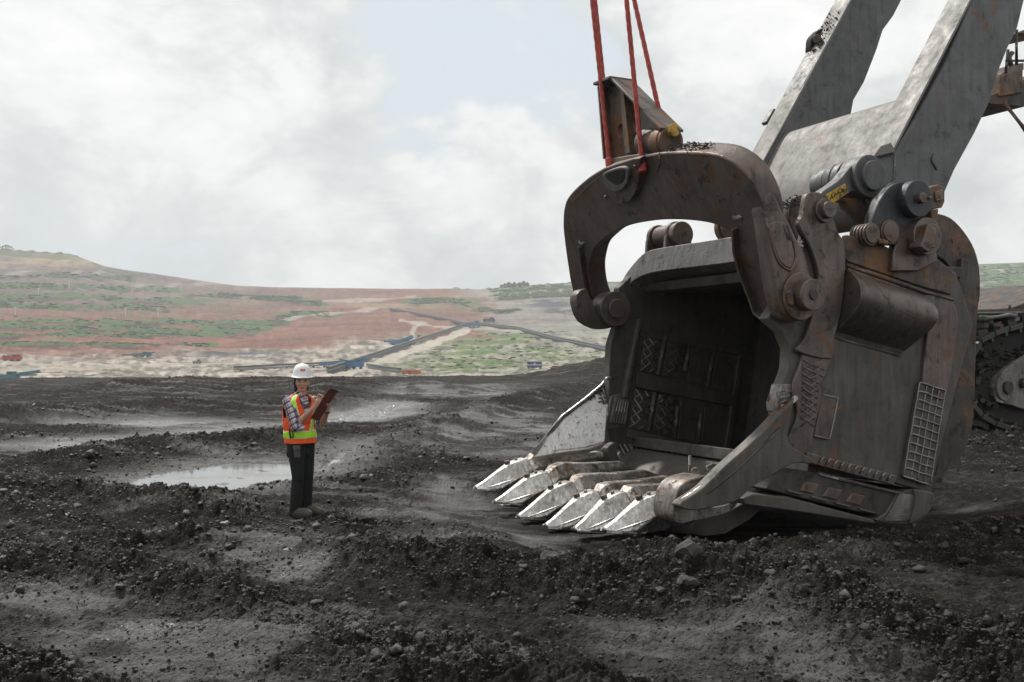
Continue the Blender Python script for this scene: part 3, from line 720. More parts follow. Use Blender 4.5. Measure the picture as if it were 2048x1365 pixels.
# ---- power poles
m_pole = plain('pole_concrete', (.62, .60, .57), .8)
POLES = [(76,585,'pale power pole on the upper left bench'),(137,570,'pale power pole on the upper left slope'),(30,622,'leftmost pale power pole on the red bench'),(86,585,''),(250,625,'pale power pole in the red cutting, second from left'),(316,625,'pale power pole in the red cutting right of the green strip'),(148,566,''),(285,590,'pale power pole among green benches below the slope'),(360,575,'pale power pole below the middle of the slope'),(733,698,'pale power pole left of the blue conveyor drive'),(1134,632,'pale power pole on the dark coal patch')]
n_pole = 0
for px, py, lb in POLES:
    if not lb: continue
    b0 = pit_point(px, py + 6, -1); H = 17 / FPX * b0.y
    p_ = thing('power_pole', b0, lb, 'power pole', 'power poles on the pit wall')
    cyl('pole', b0, b0 + Vector((0, 0, H)), .34 * b0.y / 900, m_pole, p_, seg=6, bevel=0)
    box('crossarm', b0 + Vector((0, 0, H * .9)), (1.4, 0, 0), (0, .12, 0), (0, 0, .14), m_pole, p_, bevel=0)

# ---- conveyors and machines in the pit
m_conv = plain('conveyor_belt', (.06, .06, .065), .7); m_cgrey = plain('conveyor_steel', (.19, .20, .21), .6, .3)
m_blue = plain('machine_blue_paint', (.035, .15, .30), .5); m_teal = plain('machine_teal_paint', (.05, .16, .20), .5)
m_redm = plain('machine_red_paint', (.38, .07, .04), .5); m_white = plain('white_sheet', (.72, .72, .70), .7); m_navy = plain('navy_panel', (.025, .05, .17), .5)
m_dark = plain('dark_machine', (.05, .05, .05), .7); m_orng = plain('orange_block', (.42, .14, .07), .8)
def conveyor(label, pts, w=1.1, lift=1.2, mat=None):
    lift = min(lift, 1.5)
    P = [pit_point(x, y, lift) for x, y in pts]; c = thing('conveyor', P[0], label, 'conveyor', 'belt conveyors crossing the pit')
    vs, fs, vs2, fs2 = [], [], [], []
    leg = []
    for a, b_ in zip(P[:-1], P[1:]):
        d = (b_ - a); L = d.length; s = Vector((0, 0, 1)).cross(d).normalized(); u = Vector((0, 0, 1))
        vs, fs = merge_geo([(vs, fs), box_geo((a + b_) / 2 + u * .9, d / 2, s * w / 2, u * .35)])
        vs2, fs2 = merge_geo([(vs2, fs2), box_geo((a + b_) / 2, d / 2, s * w / 2 * 1.15, u * .28)])
        n = max(2, int(L / 7))
        for i in range(n):
            q = a + d * (i + .5) / n; leg.append(box_geo(q - u * 1.2, s * w * .45, d.normalized() * .12, u * 1.2))
    build('belt', vs, fs, mat or m_conv, c); build('belt_frame', vs2, fs2, m_cgrey, c)
    V, F = merge_geo(leg); tag(build('trestle', V, F, m_cgrey, c), kind='stuff')
conveyor('long dark conveyor climbing beside the pale road to the transfer tower', [(655,748),(740,718),(830,686),(925,654)])
conveyor('dark conveyor descending from the red hill to the transfer tower', [(780,620),(850,633),(900,643),(935,652)], 3.2)
conveyor('conveyor running right from the transfer tower towards the bucket', [(960,651),(1040,660),(1110,680),(1160,690),(1225,704)], 3)
conveyor('low conveyor behind the worker at the foot of the pit', [(470,741),(560,736),(640,732),(690,728)], 1.2, .3)
conveyor('low conveyor running right of the lower blue drive', [(735,735),(770,741),(800,745)], 1.2, .3)
def machine(name, label, cat, px, py, w, h, body, roof, seed, boom=None):
    """low machine of a body, cab, roof, feet and often a boom; sizes in photograph pixels at its distance"""
    b0 = pit_point(px, py); k = b0.y / FPX; w *= k; h *= k; r = random.Random(seed)
    g = thing(name, b0, label, cat); X, Y, Z = Vector((1, 0, 0)), Vector((0, 1, 0)), Vector((0, 0, 1))
    box('body', b0 + Z * h * .45, X * w * .5, Y * w * .22, Z * h * .26, body, g, .05)
    box('cab', b0 + X * w * .22 + Z * h * .82, X * w * .16, Y * w * .15, Z * h * .18, body, g, .05)
    box('roof', b0 + X * w * .22 + Z * h * 1.02, X * w * .18, Y * w * .17, Z * h * .03, roof, g, .02)
    box('window', b0 + X * w * .22 + Z * h * .85 - Y * w * .153, X * w * .11, Y * w * .004, Z * h * .10, m_dark, g, 0)
    for sx in (-.36, 0, .36):
        box('leg', b0 + X * w * sx + Z * h * .09, X * w * .05, Y * w * .2, Z * h * .11, m_dark, g, .02)
    box('rail', b0 - X * w * .18 + Z * h * .86, X * w * .24, Y * w * .2, Z * h * .012, roof, g, 0)
    for sx in (-.4, -.2, 0): box('post', b0 + X * w * sx + Z * h * .78, X * w * .01, Y * w * .01, Z * h * .09, roof, g, 0)
    if boom:
        for (dx, dy, th) in boom:
            a = b0 + Z * h * .6; e = b0 + X * dx * k + Z * (h * .6 + dy * k); d = e - a
            _, s, u = frame_from(d); box('boom', (a + e) / 2, d / 2, s * th * k / 2, u * th * k / 2, body, g, .05)
    return g
machine('conveyor_drive', 'lower blue conveyor drive station behind the worker', 'conveyor drive', 708, 738, 38, 20, m_blue, m_cgrey, 1, [(-70, -2, 4), (24, 10, 5), (-30, 8, 3)])
machine('conveyor_drive', 'upper blue conveyor drive station beside the long conveyor', 'conveyor drive', 802, 690, 44, 11, m_blue, m_cgrey, 2, [(-34, 0, 4), (24, 10, 7)])
machine('transfer_tower', 'blue transfer tower where the pit conveyors meet', 'transfer tower', 948, 655, 26, 12, m_blue, m_dark, 3, [(-18, 1, 3)])
machine('crusher', 'dark crusher unit right of the blue transfer tower', 'crusher', 978, 645, 24, 9, m_dark, m_dark, 4)
machine('excavator', 'orange red excavator on the red bench at the far left', 'excavator', 24, 722, 34, 12, m_redm, m_dark, 5, [(20, 4, 3), (-18, 3, 3)])
machine('spreader', 'teal spreader with a long boom on the pit floor far left', 'spreader', 14, 762, 44, 18, m_teal, m_cgrey, 6, [(66, 8, 6), (60, 1, 3)])
machine('conveyor_drive', 'small blue grey conveyor drive under the red bench', 'conveyor drive', 284, 714, 36, 9, m_teal, m_cgrey, 7, [(-40, -2, 3), (26, 4, 3)])
machine('dozer', 'small grey dozer on the pale floor left of the worker', 'dozer', 394, 728, 16, 8, m_cgrey, m_dark, 8)
def container(label, px, py, w, h, mat, stripe):
    b0 = pit_point(px, py); k = b0.y / FPX; w *= k; h *= k; X, Y, Z = Vector((1, 0, 0)), Vector((0, 1, 0)), Vector((0, 0, 1))
    g = thing('container', b0, label, 'container')
    box('body', b0 + Z * h * .56, X * w * .5, Y * w * .2, Z * h * .44, mat, g, .04)
    box('stripe', b0 + Z * h * .52 - Y * w * .203, X * w * .49, Y * w * .004, Z * h * .05, stripe, g, 0)
    box('sign', b0 + Z * h * .74 - Y * w * .203, X * w * .05, Y * w * .004, Z * h * .10, stripe, g, 0)
    box('roof', b0 + Z * h * 1.02, X * w * .51, Y * w * .21, Z * h * .025, m_cgrey, g, .02)
    for sx in (-.4, .4): box('skid', b0 + X * w * sx + Z * h * .05, X * w * .05, Y * w * .2, Z * h * .08, m_dark, g, 0)
    for i in range(8): box('rib', b0 + X * w * (-.44 + .125 * i) + Z * h * .78 - Y * w * .204, X * w * .008, Y * w * .006, Z * h * .2, mat, g, 0)
container('blue container cabin with a white stripe below the green mound', 1069, 737, 29, 13, m_navy, m_white)
def stack(name, label, cat, px, py, w, h, mat, n, seed):
    b0 = pit_point(px, py); k = b0.y / FPX; r = random.Random(seed); g = thing(name, b0, label, cat)
    for i in range(n):
        c = b0 + Vector(((i + .5 - n / 2) * w * k / n, r.uniform(-1, 1), h * k * .5))
        box('piece', c, (w * k / n * .46, 0, 0), (0, 1.5, 0), (0, 0, h * k * r.uniform(.35, .55)), mat, g, .03)
stack('pipe_stack', 'row of white pipes lying at the foot of the green mound', 'pipe stack', 988, 744, 62, 4, m_white, 9, 1)
stack('block_stack', 'low stack of orange blocks right of the lower blue drive', 'block stack', 823, 749, 38, 9, m_orng, 6, 2)
stack('scrap_heap', 'row of brown scrap pieces right of the blue container', 'scrap heap', 1120, 736, 34, 4, plain('brown_scrap', (.18, .09, .07), .8), 6, 3)
# ---- the air
m_haze = bpy.data.materials.new('haze'); m_haze.use_nodes = True; t = m_haze.node_tree; t.nodes.clear()
pv = N(t, 'ShaderNodeVolumePrincipled'); pv.inputs['Color'].default_value = (.86, .90, .92, 1); pv.inputs['Density'].default_value = HAZE
pv.inputs['Anisotropy'].default_value = .2
oo = N(t, 'ShaderNodeOutputMaterial'); t.links.new(pv.outputs[0], oo.inputs['Volume'])
if HAZE > 0:
    hz = box('haze', (0, 880, 118), (1750, 0, 0), (0, 1060, 0), (0, 0, 142), m_haze, None, 0)
    tag(hz, 'pale haze over the pit', kind='stuff')
# ================================================================ THE SHOVEL BUCKET
m_steel = steel('worn_steel', (.150, .116, .102), (.078, .060, .053), rust=(.13, .062, .03), rust_amt=.34, metal=.40, rough=.36, mud=.3)
m_rusty = steel('rusty_steel', (.125, .095, .083), (.065, .051, .046), rust=(.19, .095, .038), rust_amt=.62, metal=.25, rough=.55, mud=.3)
m_grey = steel('grey_plate', (.165, .160, .158), (.10, .097, .095), rust_amt=.06, metal=.3, rough=.45, mud=.3, scratch=.35)
m_dusty = steel('dusty_plate', (.108, .094, .083), (.064, .055, .049), rust_amt=.2, metal=.15, rough=.52, mud=.15)
m_inner = steel('inner_plate', (.080, .069, .062), (.042, .036, .033), rust_amt=.1, metal=.2, rough=.6, mud=.3)
m_pol = steel('polished_steel', (.56, .535, .505), (.25, .225, .205), rust=(.15, .08, .05), rust_amt=.18, metal=.94, rough=.27, scale=2.2, mud=.18, scratch=.5)
m_wing = steel('scoured_steel', (.80, .78, .75), (.62, .60, .57), rust=(.16, .09, .06), rust_amt=.10, metal=.6, rough=.32, scale=2.4, mud=.30, scratch=.5)
m_adap = steel('adapter_steel', (.50, .465, .43), (.17, .145, .125), rust=(.15, .08, .045), rust_amt=.40, metal=.9, rough=.32, scale=2.4, mud=.35, scratch=.5)
m_semi = steel('half_polished_steel', (.27, .245, .225), (.12, .105, .095), rust=(.14, .07, .04), rust_amt=.35, metal=.75, rough=.40, scale=2.2, mud=.4, scratch=.4)
m_cam = steel('blackened_steel', (.050, .052, .058), (.03, .031, .035), rust_amt=.12, metal=.3, rough=.45, mud=.3)
m_weld = steel('bare_weld', (.24, .22, .20), (.13, .12, .11), rust_amt=.12, metal=.7, rough=.42, scale=2, mud=.2)
m_blackmud = plain('caked_mud', (.020, .018, .017), .85, var=.5, scale=14, bmp=.8)

root = thing('shovel_bucket', Q(.9, -2.2, 1.8), 'huge worn steel mining shovel bucket resting on its back edge with six teeth', 'shovel bucket')
U13 = (ZV * math.cos(.235) + BV * math.sin(.235)); F13 = (BV * math.cos(.235) - ZV * math.sin(.235))  # bucket tilted back
WD = 3.55

# ---- shell
near_wall = [(1534,637),(1564,664),(1578,697),(1576,738),(1562,775),(1553,830),(1590,912),(1640,928),(1795,968),(1862,985),(1885,880),(1946,650),(1912,545),(1690,480),(1624,440),(1600,520),(1560,600)]
sprism('side_wall', near_wall, 0, .14, m_dusty, root)
far_wall = [(1238,576),(1232,655),(1221,690),(1218,770),(1214,850),(1222,890),(1300,930),(1500,990),(1560,985),(1570,560),(1500,520),(1330,500),(1290,520),(1255,560)]
sprism('side_wall', far_wall, 3.42, .14, m_inner, root)
# back plate, top plate and floor close the box
def quad_slab(name, a, b_, c, d, th, mat, parent=root, bevel=.012):
    a, b_, c, d = Vector(a), Vector(b_), Vector(c), Vector(d); n = (b_ - a).cross(d - a).normalized() * th
    return prism(name, [a, b_, c, d], n, mat, parent, bevel)
quad_slab('back_plate', Q(2.0, -1.95, .1), Q(2.0, -1.95, 3.45), Q(2.45, .55, 3.45), Q(2.45, .55, .1), .12, m_inner)
quad_slab('top_plate', Q(.40, .42, .1), Q(.40, .42, 3.45), Q(2.45, .45, 3.45), Q(2.45, .45, .1), .12, m_inner)
quad_slab('floor_plate', Q(.2, -1.74, .1), Q(.2, -1.74, 3.45), Q(2.1, -2.02, 3.45), Q(2.1, -2.02, .1), -.14, m_inner)
for w0 in (.75, 1.35, 1.95, 2.55):                       # wear ribs across the back plate
    box('wear_strip', Q(2.19, -.8, w0), U13 * .95, WV * .03, F13 * .03, m_inner, root)
# top front lip: arched rim between the sides
def arch_rim():
    low = [(1248,596),(1253,575),(1268,560),(1292,548),(1330,541),(1400,533),(1480,523),(1540,515)]
    upp = [(1232,592),(1243,562),(1262,533),(1290,503),(1320,496),(1400,484),(1475,472),(1545,462)]
    offs = [3.55, 3.52, 3.42, 3.25, 2.95, 2.3, 1.55, .9]
    PT = Q(.12, .25, 0); NN = BV * .97 + ZV * -.24
    L = [on_plane(*q, PT, NN) for q in low]; U = [on_plane(*q, PT, NN) for q in upp]
    L2 = chaikin(L, 2, False); U2 = chaikin(U, 2, False)
    tr = (NN.normalized() * .55)
    n = len(L2); vs = L2 + U2 + [p + tr for p in L2] + [p + tr for p in U2]; fs = []
    for i in range(n - 1):
        fs += [(i, i+1, n+i+1, n+i), (2*n+i, 3*n+i, 3*n+i+1, 2*n+i+1), (i, 2*n+i, 2*n+i+1, i+1), (n+i, n+i+1, 3*n+i+1, 3*n+i)]
    fs += [(0, n, 3*n, 2*n), (n-1, 3*n-1, 4*n-1, 2*n-1)]
    return build('top_rim', vs, fs, m_grey, root, .02, smooth_ang=40)
arch_rim()
def at_b(px, py, b): return on_plane(px, py, P0 + BV * b, BV)
# pivot bosses seen over the rim
for (x, y, r, mt) in ((1318,474,27,m_steel),(1360,469,28,m_steel),(1424,462,24,m_rusty),(1470,470,22,m_rusty)):
    pass
def roller(px0, px1, r, mat, nm='pivot_boss'):
    a, b_ = at_b(*px0, .95), at_b(*px1, .95); return cyl(nm, a, b_, r, mat, root)
a_ = at_b(1366, 468, .95)
for w0, w1, r in ((0, .10, .17), (.13, .20, .185), (.23, .52, .16), (.55, .62, .185)):
    cyl('pivot_boss', a_ + WV * w0, a_ + WV * w1, r, m_steel, root)
for w0 in (.11, .56):
    prism('boss_lug', [a_ + WV * w0 + BV * q[0] + ZV * q[1] for q in ((-.23,-.42),(-.2,-.05),(-.12,.14),(.08,.17),(.2,.02),(.28,-.42))], WV * .06, m_steel, root)
a_ = at_b(1452, 458, .95)
for w0, w1, r in ((-.5, -.1, .17), (-.08, 0, .19)):
    cyl('pivot_boss', a_ + WV * w0, a_ + WV * w1, r, m_rusty, root)

# ---- near side outer details
sprism('lug_band', [(395,150),(430,136),(470,133),(515,158),(548,215),(560,300),(588,380),(622,432),(628,560),(622,640),(600,850),(560,1000),(545,1122),(345,1078),(385,1000),(430,870),(452,720),(468,620),(452,555),(410,440),(352,330),(375,262)], -.07, .075, m_steel, root, crop=c3, k=3, corner=(11,16,17))
p_ = S(*c3(495, 243), -.07)
cyl('lug_pin', p_ - WV * .10, p_ + WV * .02, .085, m_steel, root); cyl('lug_pin_collar', p_ - WV * .035, p_ + WV * .02, .125, m_steel, root)
cyl('lug_pin_hole', p_ - WV * .104, p_ - WV * .09, .022, m_inner, root, bevel=0)
# second lug behind, same pin
sprism('lug_plate', [(300,200),(330,160),(380,150),(430,190),(460,300),(470,470),(380,470),(300,330)], .35, .08, m_steel, root, crop=c3, k=3)
pl = sprism('hinge_plate', [(622,388),(640,386),(700,402),(770,428),(800,420),(900,470),(940,520),(1010,520),(1165,520),(1265,602),(1258,742),(1100,700),(640,545),(622,520)], -.03, .05, m_rusty, root, crop=c3)
pl['label'] = 'rust streaked hinge plate along the top of the near side'
bead('ridge', [S(*c3(*q), -.04) for q in ((628,560),(860,640),(1100,728),(1260,772))], .022, m_rusty, root)
bead('ridge', [S(*c3(*q), -.04) for q in ((640,590),(860,668),(1092,752))], .014, m_rusty, root)
# round nose under the hinge plate
def nose():
    TL, TR, BL, BR = (612,582), (1095,748), (556,988), (955,1100); vs, fs = [], []; nu, nv = 14, 14
    for j in range(nv + 1):
        v = j / nv
        for i in range(nu + 1):
            u = i / nu
            x = (TL[0]*(1-u)+TR[0]*u)*(1-v) + (BL[0]*(1-u)+BR[0]*u)*v + (52*math.sin(v*math.pi)*u)
            y = (TL[1]*(1-u)+TR[1]*u)*(1-v) + (BL[1]*(1-u)+BR[1]*u)*v
            out = .34 * math.sin(min(1, v / .92) * math.pi) ** .75 * (.75 + .25 * (1 - v)) * min(1, (1 - u) / .10 + .12) ** .5
            vs.append(S(*c3(x, y), 0) - WV * out)
    for j in range(nv):
        for i in range(nu):
            a = j*(nu+1)+i; fs.append((a, a+1, a+nu+2, a+nu+1))
    # back skin closes it
    k = len(vs); vs += [S(*c3(*q), .02) for q in (TL, TR, BR, BL)]; fs.append((k, k+1, k+2, k+3))
    for a_, b_, c_, d_ in (([j*(nu+1) for j in range(nv+1)], None, k, k+3), ([j*(nu+1)+nu for j in range(nv+1)], None, k+1, k+2)):
        fs.append(tuple(a_) + (d_, c_))
    return build('nose_tube', vs, fs, m_steel, root, smooth_ang=50)
nose()
bead('weld_seam', [S(*c3(*q), -.005) for q in ((570,996),(760,1050),(950,1104))], .012, m_inner, root)
sprism('rear_band', [(1098,742),(1180,752),(1258,775),(1290,850),(1292,950),(1255,1200),(1215,1390),(1075,1365),(1092,1180),(1122,900),(1112,820)], -.05, .055, m_steel, root, crop=c3, k=2, corner=(6,7))
rb = sprism('band_cap', [(1085,900),(1125,908),(1128,925),(1085,916)], -.062, .02, m_weld, root, crop=c3)
# rear arched door arm standing behind the hinge plate
arch_o = [(1120,262),(1165,258),(1250,285),(1330,365),(1392,470),(1422,590),(1426,740),(1412,830),(1402,1000),(1392,1365),(1370,1560),(1310,1700),(1225,1790),(1190,1720),(1255,1400),(1296,1100),(1310,900),(1300,725),(1268,620),(1220,545),(1150,500),(1100,480)]
m_arch = steel('arch_steel', (.080, .066, .060), (.04, .034, .032), rust=(.15, .075, .04), rust_amt=.5, metal=.3, rough=.5, mud=.3)
sprism('door_arm', arch_o, .16, .40, m_arch, root, crop=c3, k=3)
# bracket, pin block and cam disc on the hinge plate
sprism('hinge_bracket', [(905,600),(915,480),(940,400),(975,330),(1020,302),(1085,300),(1130,320),(1165,352),(1162,470),(1175,540),(1060,600)], -.10, .10, m_steel, root, crop=c3)
p_ = S(*c3(1070, 400), -.10)
cyl('hinge_pin', p_ - WV * .10, p_ + WV * .05, .20, m_steel, root); cyl('hinge_pin_cap', p_ - WV * .16, p_ - WV * .07, .13, m_steel, root)
sprism('hinge_block', [(1115,320),(1168,348),(1150,440),(1120,492),(1070,455),(1095,405)], -.30, .16, m_steel, root, crop=c3)
cm = [(770,412),(770,330),(785,250),(820,170),(865,105),(915,70),(975,62),(1010,75),(1060,100),(1110,190),(1080,250),(1000,330),(960,420),(880,440)]
sprism('cam_plate', cm, .02, .09, m_cam, root, crop=c3, k=3)
sprism('cam_plate', [(x + 14, y + 8) for x, y in cm], -.10, .07, m_cam, root, crop=c3, k=3)
p_ = S(*c3(1020, 178), -.12)
dd = cyl('cam_disc', p_ - WV * .10, p_ + WV * .02, .195, m_cam, root, seg=40); cyl('cam_hub', p_ - WV * .16, p_ - WV * .08, .055, m_steel, root); cyl('cam_boss', p_ + WV * .0, p_ + WV * .5, .15, m_steel, root)
cyl('cam_bolt', p_ - WV * .19 + BV * .07, p_ - WV * .09 + BV * .07, .022, m_steel, root, seg=8)
sprism('keeper_block', [(1108,110),(1180,86),(1216,105),(1216,190),(1200,225),(1118,238)], -.20, .22, m_rusty, root, crop=c3)
sprism('keeper_face', [(1160,130),(1208,112),(1208,178),(1166,192)], -.225, .03, m_steel, root, crop=c3)
sprism('keeper_slot', [(1178,140),(1200,132),(1200,165),(1180,172)], -.235, .02, m_rusty, root, crop=c3)
sprism('support_leg', [(1130,238),(1180,230),(1170,330),(1135,310)], -.02, .10, m_rusty, root, crop=c3)
for (x, y, r) in ((850,375,.11),(740,388,.10)):
    p_ = S(*c3(x, y), -.02); cyl('coil_sleeve', p_ - WV * .12, p_ + WV * .12, r, m_steel, root, seg=20)
    for k in range(5): cyl('coil_ring', p_ + WV * (-.1 + .045 * k), p_ + WV * (-.08 + .045 * k), r + .018, m_steel, root, seg=20, bevel=.004)
sprism('sleeve_tab', [(830,405),(885,420),(880,445),(835,440)], -.17, .03, m_rusty, root, crop=c3)
tube('loose_wire', [S(*c3(*q), .1) for q in ((670,300),(682,325),(700,350),(722,375))], .007, m_blackmud, root, 5)
# cast patches on the side wall
sprism('wear_pad', [(545,145),(720,192),(690,292),(655,362),(665,420),(625,606),(590,792),(582,862),(500,820),(445,770),(450,690),(488,610),(502,550),(498,485),(470,430),(480,330),(512,250)], -.045, .05, m_steel, root, crop=c5, k=2, corner=(0,1,7))
for i in range(9):                                        # diamond tread on the pad
    for sgn in (1, -1):
        y0 = 190 + i * 46
        xl, xr = (520 - max(0, (i - 5)) * 6 + max(0, i - 6) * 4, 660 - i * 6 + (20 if i < 2 else 0))
        a, b_ = ((xl + 15, y0), (xr, y0 + 70)) if sgn > 0 else ((xr, y0), (xl + 15, y0 + 70))
        bead('tread_bar', [S(*c5(*a), -.048), S(*c5(*b_), -.048)], .009, m_steel, root, 5)
sprism('inspection_plate', [(668,420),(768,440),(760,500),(712,712),(612,688),(640,560)], -.022, .025, m_steel, root, crop=c5, k=2, corner=(1,3,4))
bead('plate_edge', [S(*c5(*q), -.025) for q in ((668,420),(768,440),(740,590),(712,712),(612,688))], .009, m_weld, root, 5)
# the welded lattice on the rear band
g0, g1, g2, g3 = (1300,340), (1465,398), (1368,1010), (1192,950)
def gp(u, v): return S(*c5((g0[0]*(1-u)+g1[0]*u)*(1-v)+(g3[0]*(1-u)+g2[0]*u)*v, (g0[1]*(1-u)+g1[1]*u)*(1-v)+(g3[1]*(1-u)+g2[1]*u)*v), -.055)
sprism('lattice_plate', [g0, g1, g2, g3], -.050, .05, m_dusty, root, crop=c5)
random.seed(3)
for j in range(12):
    v = j / 11; pts = [gp(u / 6, v + random.uniform(-.004, .004)) for u in range(7)]
    vs, fs = tube_geo(pts, lambda i: .0085 + .003 * ((i * 7) % 3), 6); build('lattice_bar', vs, fs, m_weld, root, smooth=True)
for u in (0, .28, .52, .76, 1):
    vs, fs = tube_geo([gp(u + random.uniform(-.012, .012), v / 12) for v in range(13)], .0065, 6); build('lattice_bar', vs, fs, m_weld, root, smooth=True)
# ---- near lip wing
wing = [(1905,505),(1800,620),(1700,722),(1600,815),(1500,902),(1380,1022),(1300,1078),(1252,1108),(1238,1132),(1262,1148),(1330,1158),(1420,1140),(1560,1108),(1650,1030),(1760,962),(1900,885),(1990,890),(2010,860),(1900,800),(1860,720)]
sprism('lip_wing', wing, -.10, .14, m_dusty, root, crop=c4, k=2, corner=(0,8))
bead('wing_edge', [S(*c4(*q), -.03) for q in ((1905,503),(1800,618),(1700,720),(1600,813),(1500,900),(1380,1020),(1300,1076),(1252,1106))], .035, m_pol, root, 8)
bead('wing_groove', [S(*c4(*q), -.105) for q in ((1820,680),(1700,800),(1560,930),(1400,1060))], .011, m_inner, root)
sp = sprism('edge_shroud', [(1828,428),(1906,428),(1885,470),(1860,560),(1800,590),(1795,540),(1815,480)], -.02, .16, m_semi, root, crop=c4)
for k in range(4): bead('shroud_bead', [S(*c4(1815 + 3*k, 480 + 24 * k), -.03), S(*c4(1880 - 8*k, 470 + 27 * k), -.03)], .014, m_weld, root)
# lower strip, door bottom and heel
sprism('bottom_strip', [(570,795),(1152,948),(1132,1012),(565,862)], -.08, .09, m_steel, root, crop=c5)
for k in range(11):
    x = 660 + k * 44; y = 832 + k * 11.5
    bead('weld_bead', [S(*c5(x + 14, y - 8), -.085), S(*c5(x - 16, y + 34), -.085)], .012, m_weld, root)
sprism('door_bottom', [(330,990),(480,905),(640,930),(1165,1062),(1200,1100),(1080,1215),(880,1180),(460,1075),(300,1035)], .02, .5, m_inner, root, crop=c5)
bead('door_edge', [S(*c5(*q), .01) for q in ((640,932),(900,998),(1165,1064))], .020, m_weld, root)
sprism('door_skid', [(150,1095),(220,1068),(430,1085),(1000,1235),(1010,1262),(560,1190),(160,1135)], -.02, .3, m_dusty, root, crop=c5)
for k in range(4): sprism('door_cleat', [(440 + 156*k, 1040 + 40*k), (540 + 156*k, 1066 + 40*k), (545 + 156*k, 1078 + 40*k), (445 + 156*k, 1054 + 40*k)], -.01, .06, m_dusty, root, crop=c5)
for k in range(3): sprism('door_pocket', [(560 + 150*k, 985 + 38*k), (650 + 150*k, 1005 + 38*k), (610 + 150*k, 1070 + 38*k), (520 + 150*k, 1045 + 38*k)], .005, .03, m_steel, root, crop=c5)
heel = [(1160,1068),(1270,1035),(1392,1062),(1385,1130),(1355,1195),(1300,1245),(1235,1268),(1080,1258),(1010,1235),(1080,1190)]
sprism('heel_casting', heel, -.02, 1.0, m_dusty, root, crop=c5, k=2)
for k in range(15):
    t_ = k / 14; a = (1168 + 95*math.sin(0) - 5 - t_*95, 1070 + t_*165); b_ = (1268 - t_*t_*40, 1082 + t_*150)
    bead('heel_rib', [S(*c5(*a), -.025), S(*c5(*b_), -.03)], .014, m_weld, root, 5)
sprism('heel_guard', [(1268,1036),(1392,1060),(1388,1120),(1350,1195),(1240,1262),(1262,1180),(1272,1100)], -.06, .06, m_dusty, root, crop=c5, k=2, corner=(0,1))

# ---- far side wall inside, with its wear plates
FO = 3.42
def fbead(a, b_, r, mat=m_inner, nm='wear_bar', lift=.03):
    return bead(nm, [S(*c4(*a), FO - lift), S(*c4(*b_), FO - lift)], r, mat, root)
def fplate(pts, lift, th, nm, mat=m_inner): return sprism(nm, pts, FO - lift, th, mat, root, crop=c4)
fplate([(1000,50),(1022,52),(938,512),(915,508)], .09, .09, 'edge_bar', m_dusty)
fplate([(1000,360),(1555,498),(1545,560),(985,445)], .06, .06, 'cross_rail')
fplate([(945,690),(1528,822),(1515,868),(935,735)], .06, .06, 'cross_rail')
fplate([(1585,255),(1612,262),(1525,835),(1498,828)], .06, .06, 'edge_bar')
fplate([(1018,120),(1590,225),(1585,262),(1012,150)], .05, .05, 'cross_rail')
for a, b_ in (((1152,150),(1110,375)),((1294,185),(1265,352)),((1434,228),(1396,442)),((1092,476),(1058,700)),((1226,558),(1203,738)),((1362,575),(1338,770))):
    fbead(a, b_, .030, m_weld, 'wear_bar', .04)
m_tread = steel('tread_plate', (.085, .076, .069), (.05, .045, .04), metal=.3, rough=.5, mud=.25)
cells = [((1040,130),(1150,150),(1108,372),(1010,350)),((1180,165),(1290,188),(1262,395),(1140,380)),((1310,195),(1430,228),(1396,440),(1285,410)),((1455,235),(1585,265),(1555,490),(1420,450)),
         ((985,455),(1090,478),(1055,700),(945,680)),((1120,485),(1228,520),(1200,735),(1085,705)),((1250,525),(1360,560),(1338,768),(1225,742)),((1385,560),(1540,590),(1505,815),(1360,775))]
for ci, q in enumerate(cells):
    fplate(q, .025, .025, 'wear_plate', m_tread)
    def cp(u, v): return S(*c4((q[0][0]*(1-u)+q[1][0]*u)*(1-v)+(q[3][0]*(1-u)+q[2][0]*u)*v, (q[0][1]*(1-u)+q[1][1]*u)*(1-v)+(q[3][1]*(1-u)+q[2][1]*u)*v), FO - .03)
    if ci in (0, 4, 5, 1):
        for k in range(-1, 4):
            for sg in (0, 1):
                v0, v1 = k / 4, k / 4 + .5; v0c, v1c = max(0, v0), min(1, v1); u0, u1 = (v0c - v0) / .5, (v1c - v0) / .5
                if sg: u0, u1 = 1 - u0, 1 - u1
                bead('tread_bar', [cp(u0, v0c), cp(u1, v1c)], .009, m_weld if ci in (0, 4) else m_tread, root, 4)
fplate([(872,505),(952,520),(932,662),(838,655)], .10, .10, 'liner_block', m_dusty)
for k in range(5): fbead((886 + k*14, 520 + k*3), (856 + k*16, 648 + k*2), .008, m_weld, 'liner_bead', .105)
fplate([(905,480),(925,505),(925,680),(800,690),(812,660),(845,500)], .05, .05, 'liner_plate', m_dusty)
# raised figures cast on the inner plate
for (x, y) in ((1130,505),(1140,530)): bead('cast_mark', [S(*c4(*q), FO - .04) for q in ((x-8,y-8),(x+10,y-6),(x+10,y+8),(x-6,y+8),(x-8,y-8))], .010, m_weld, root, 5)
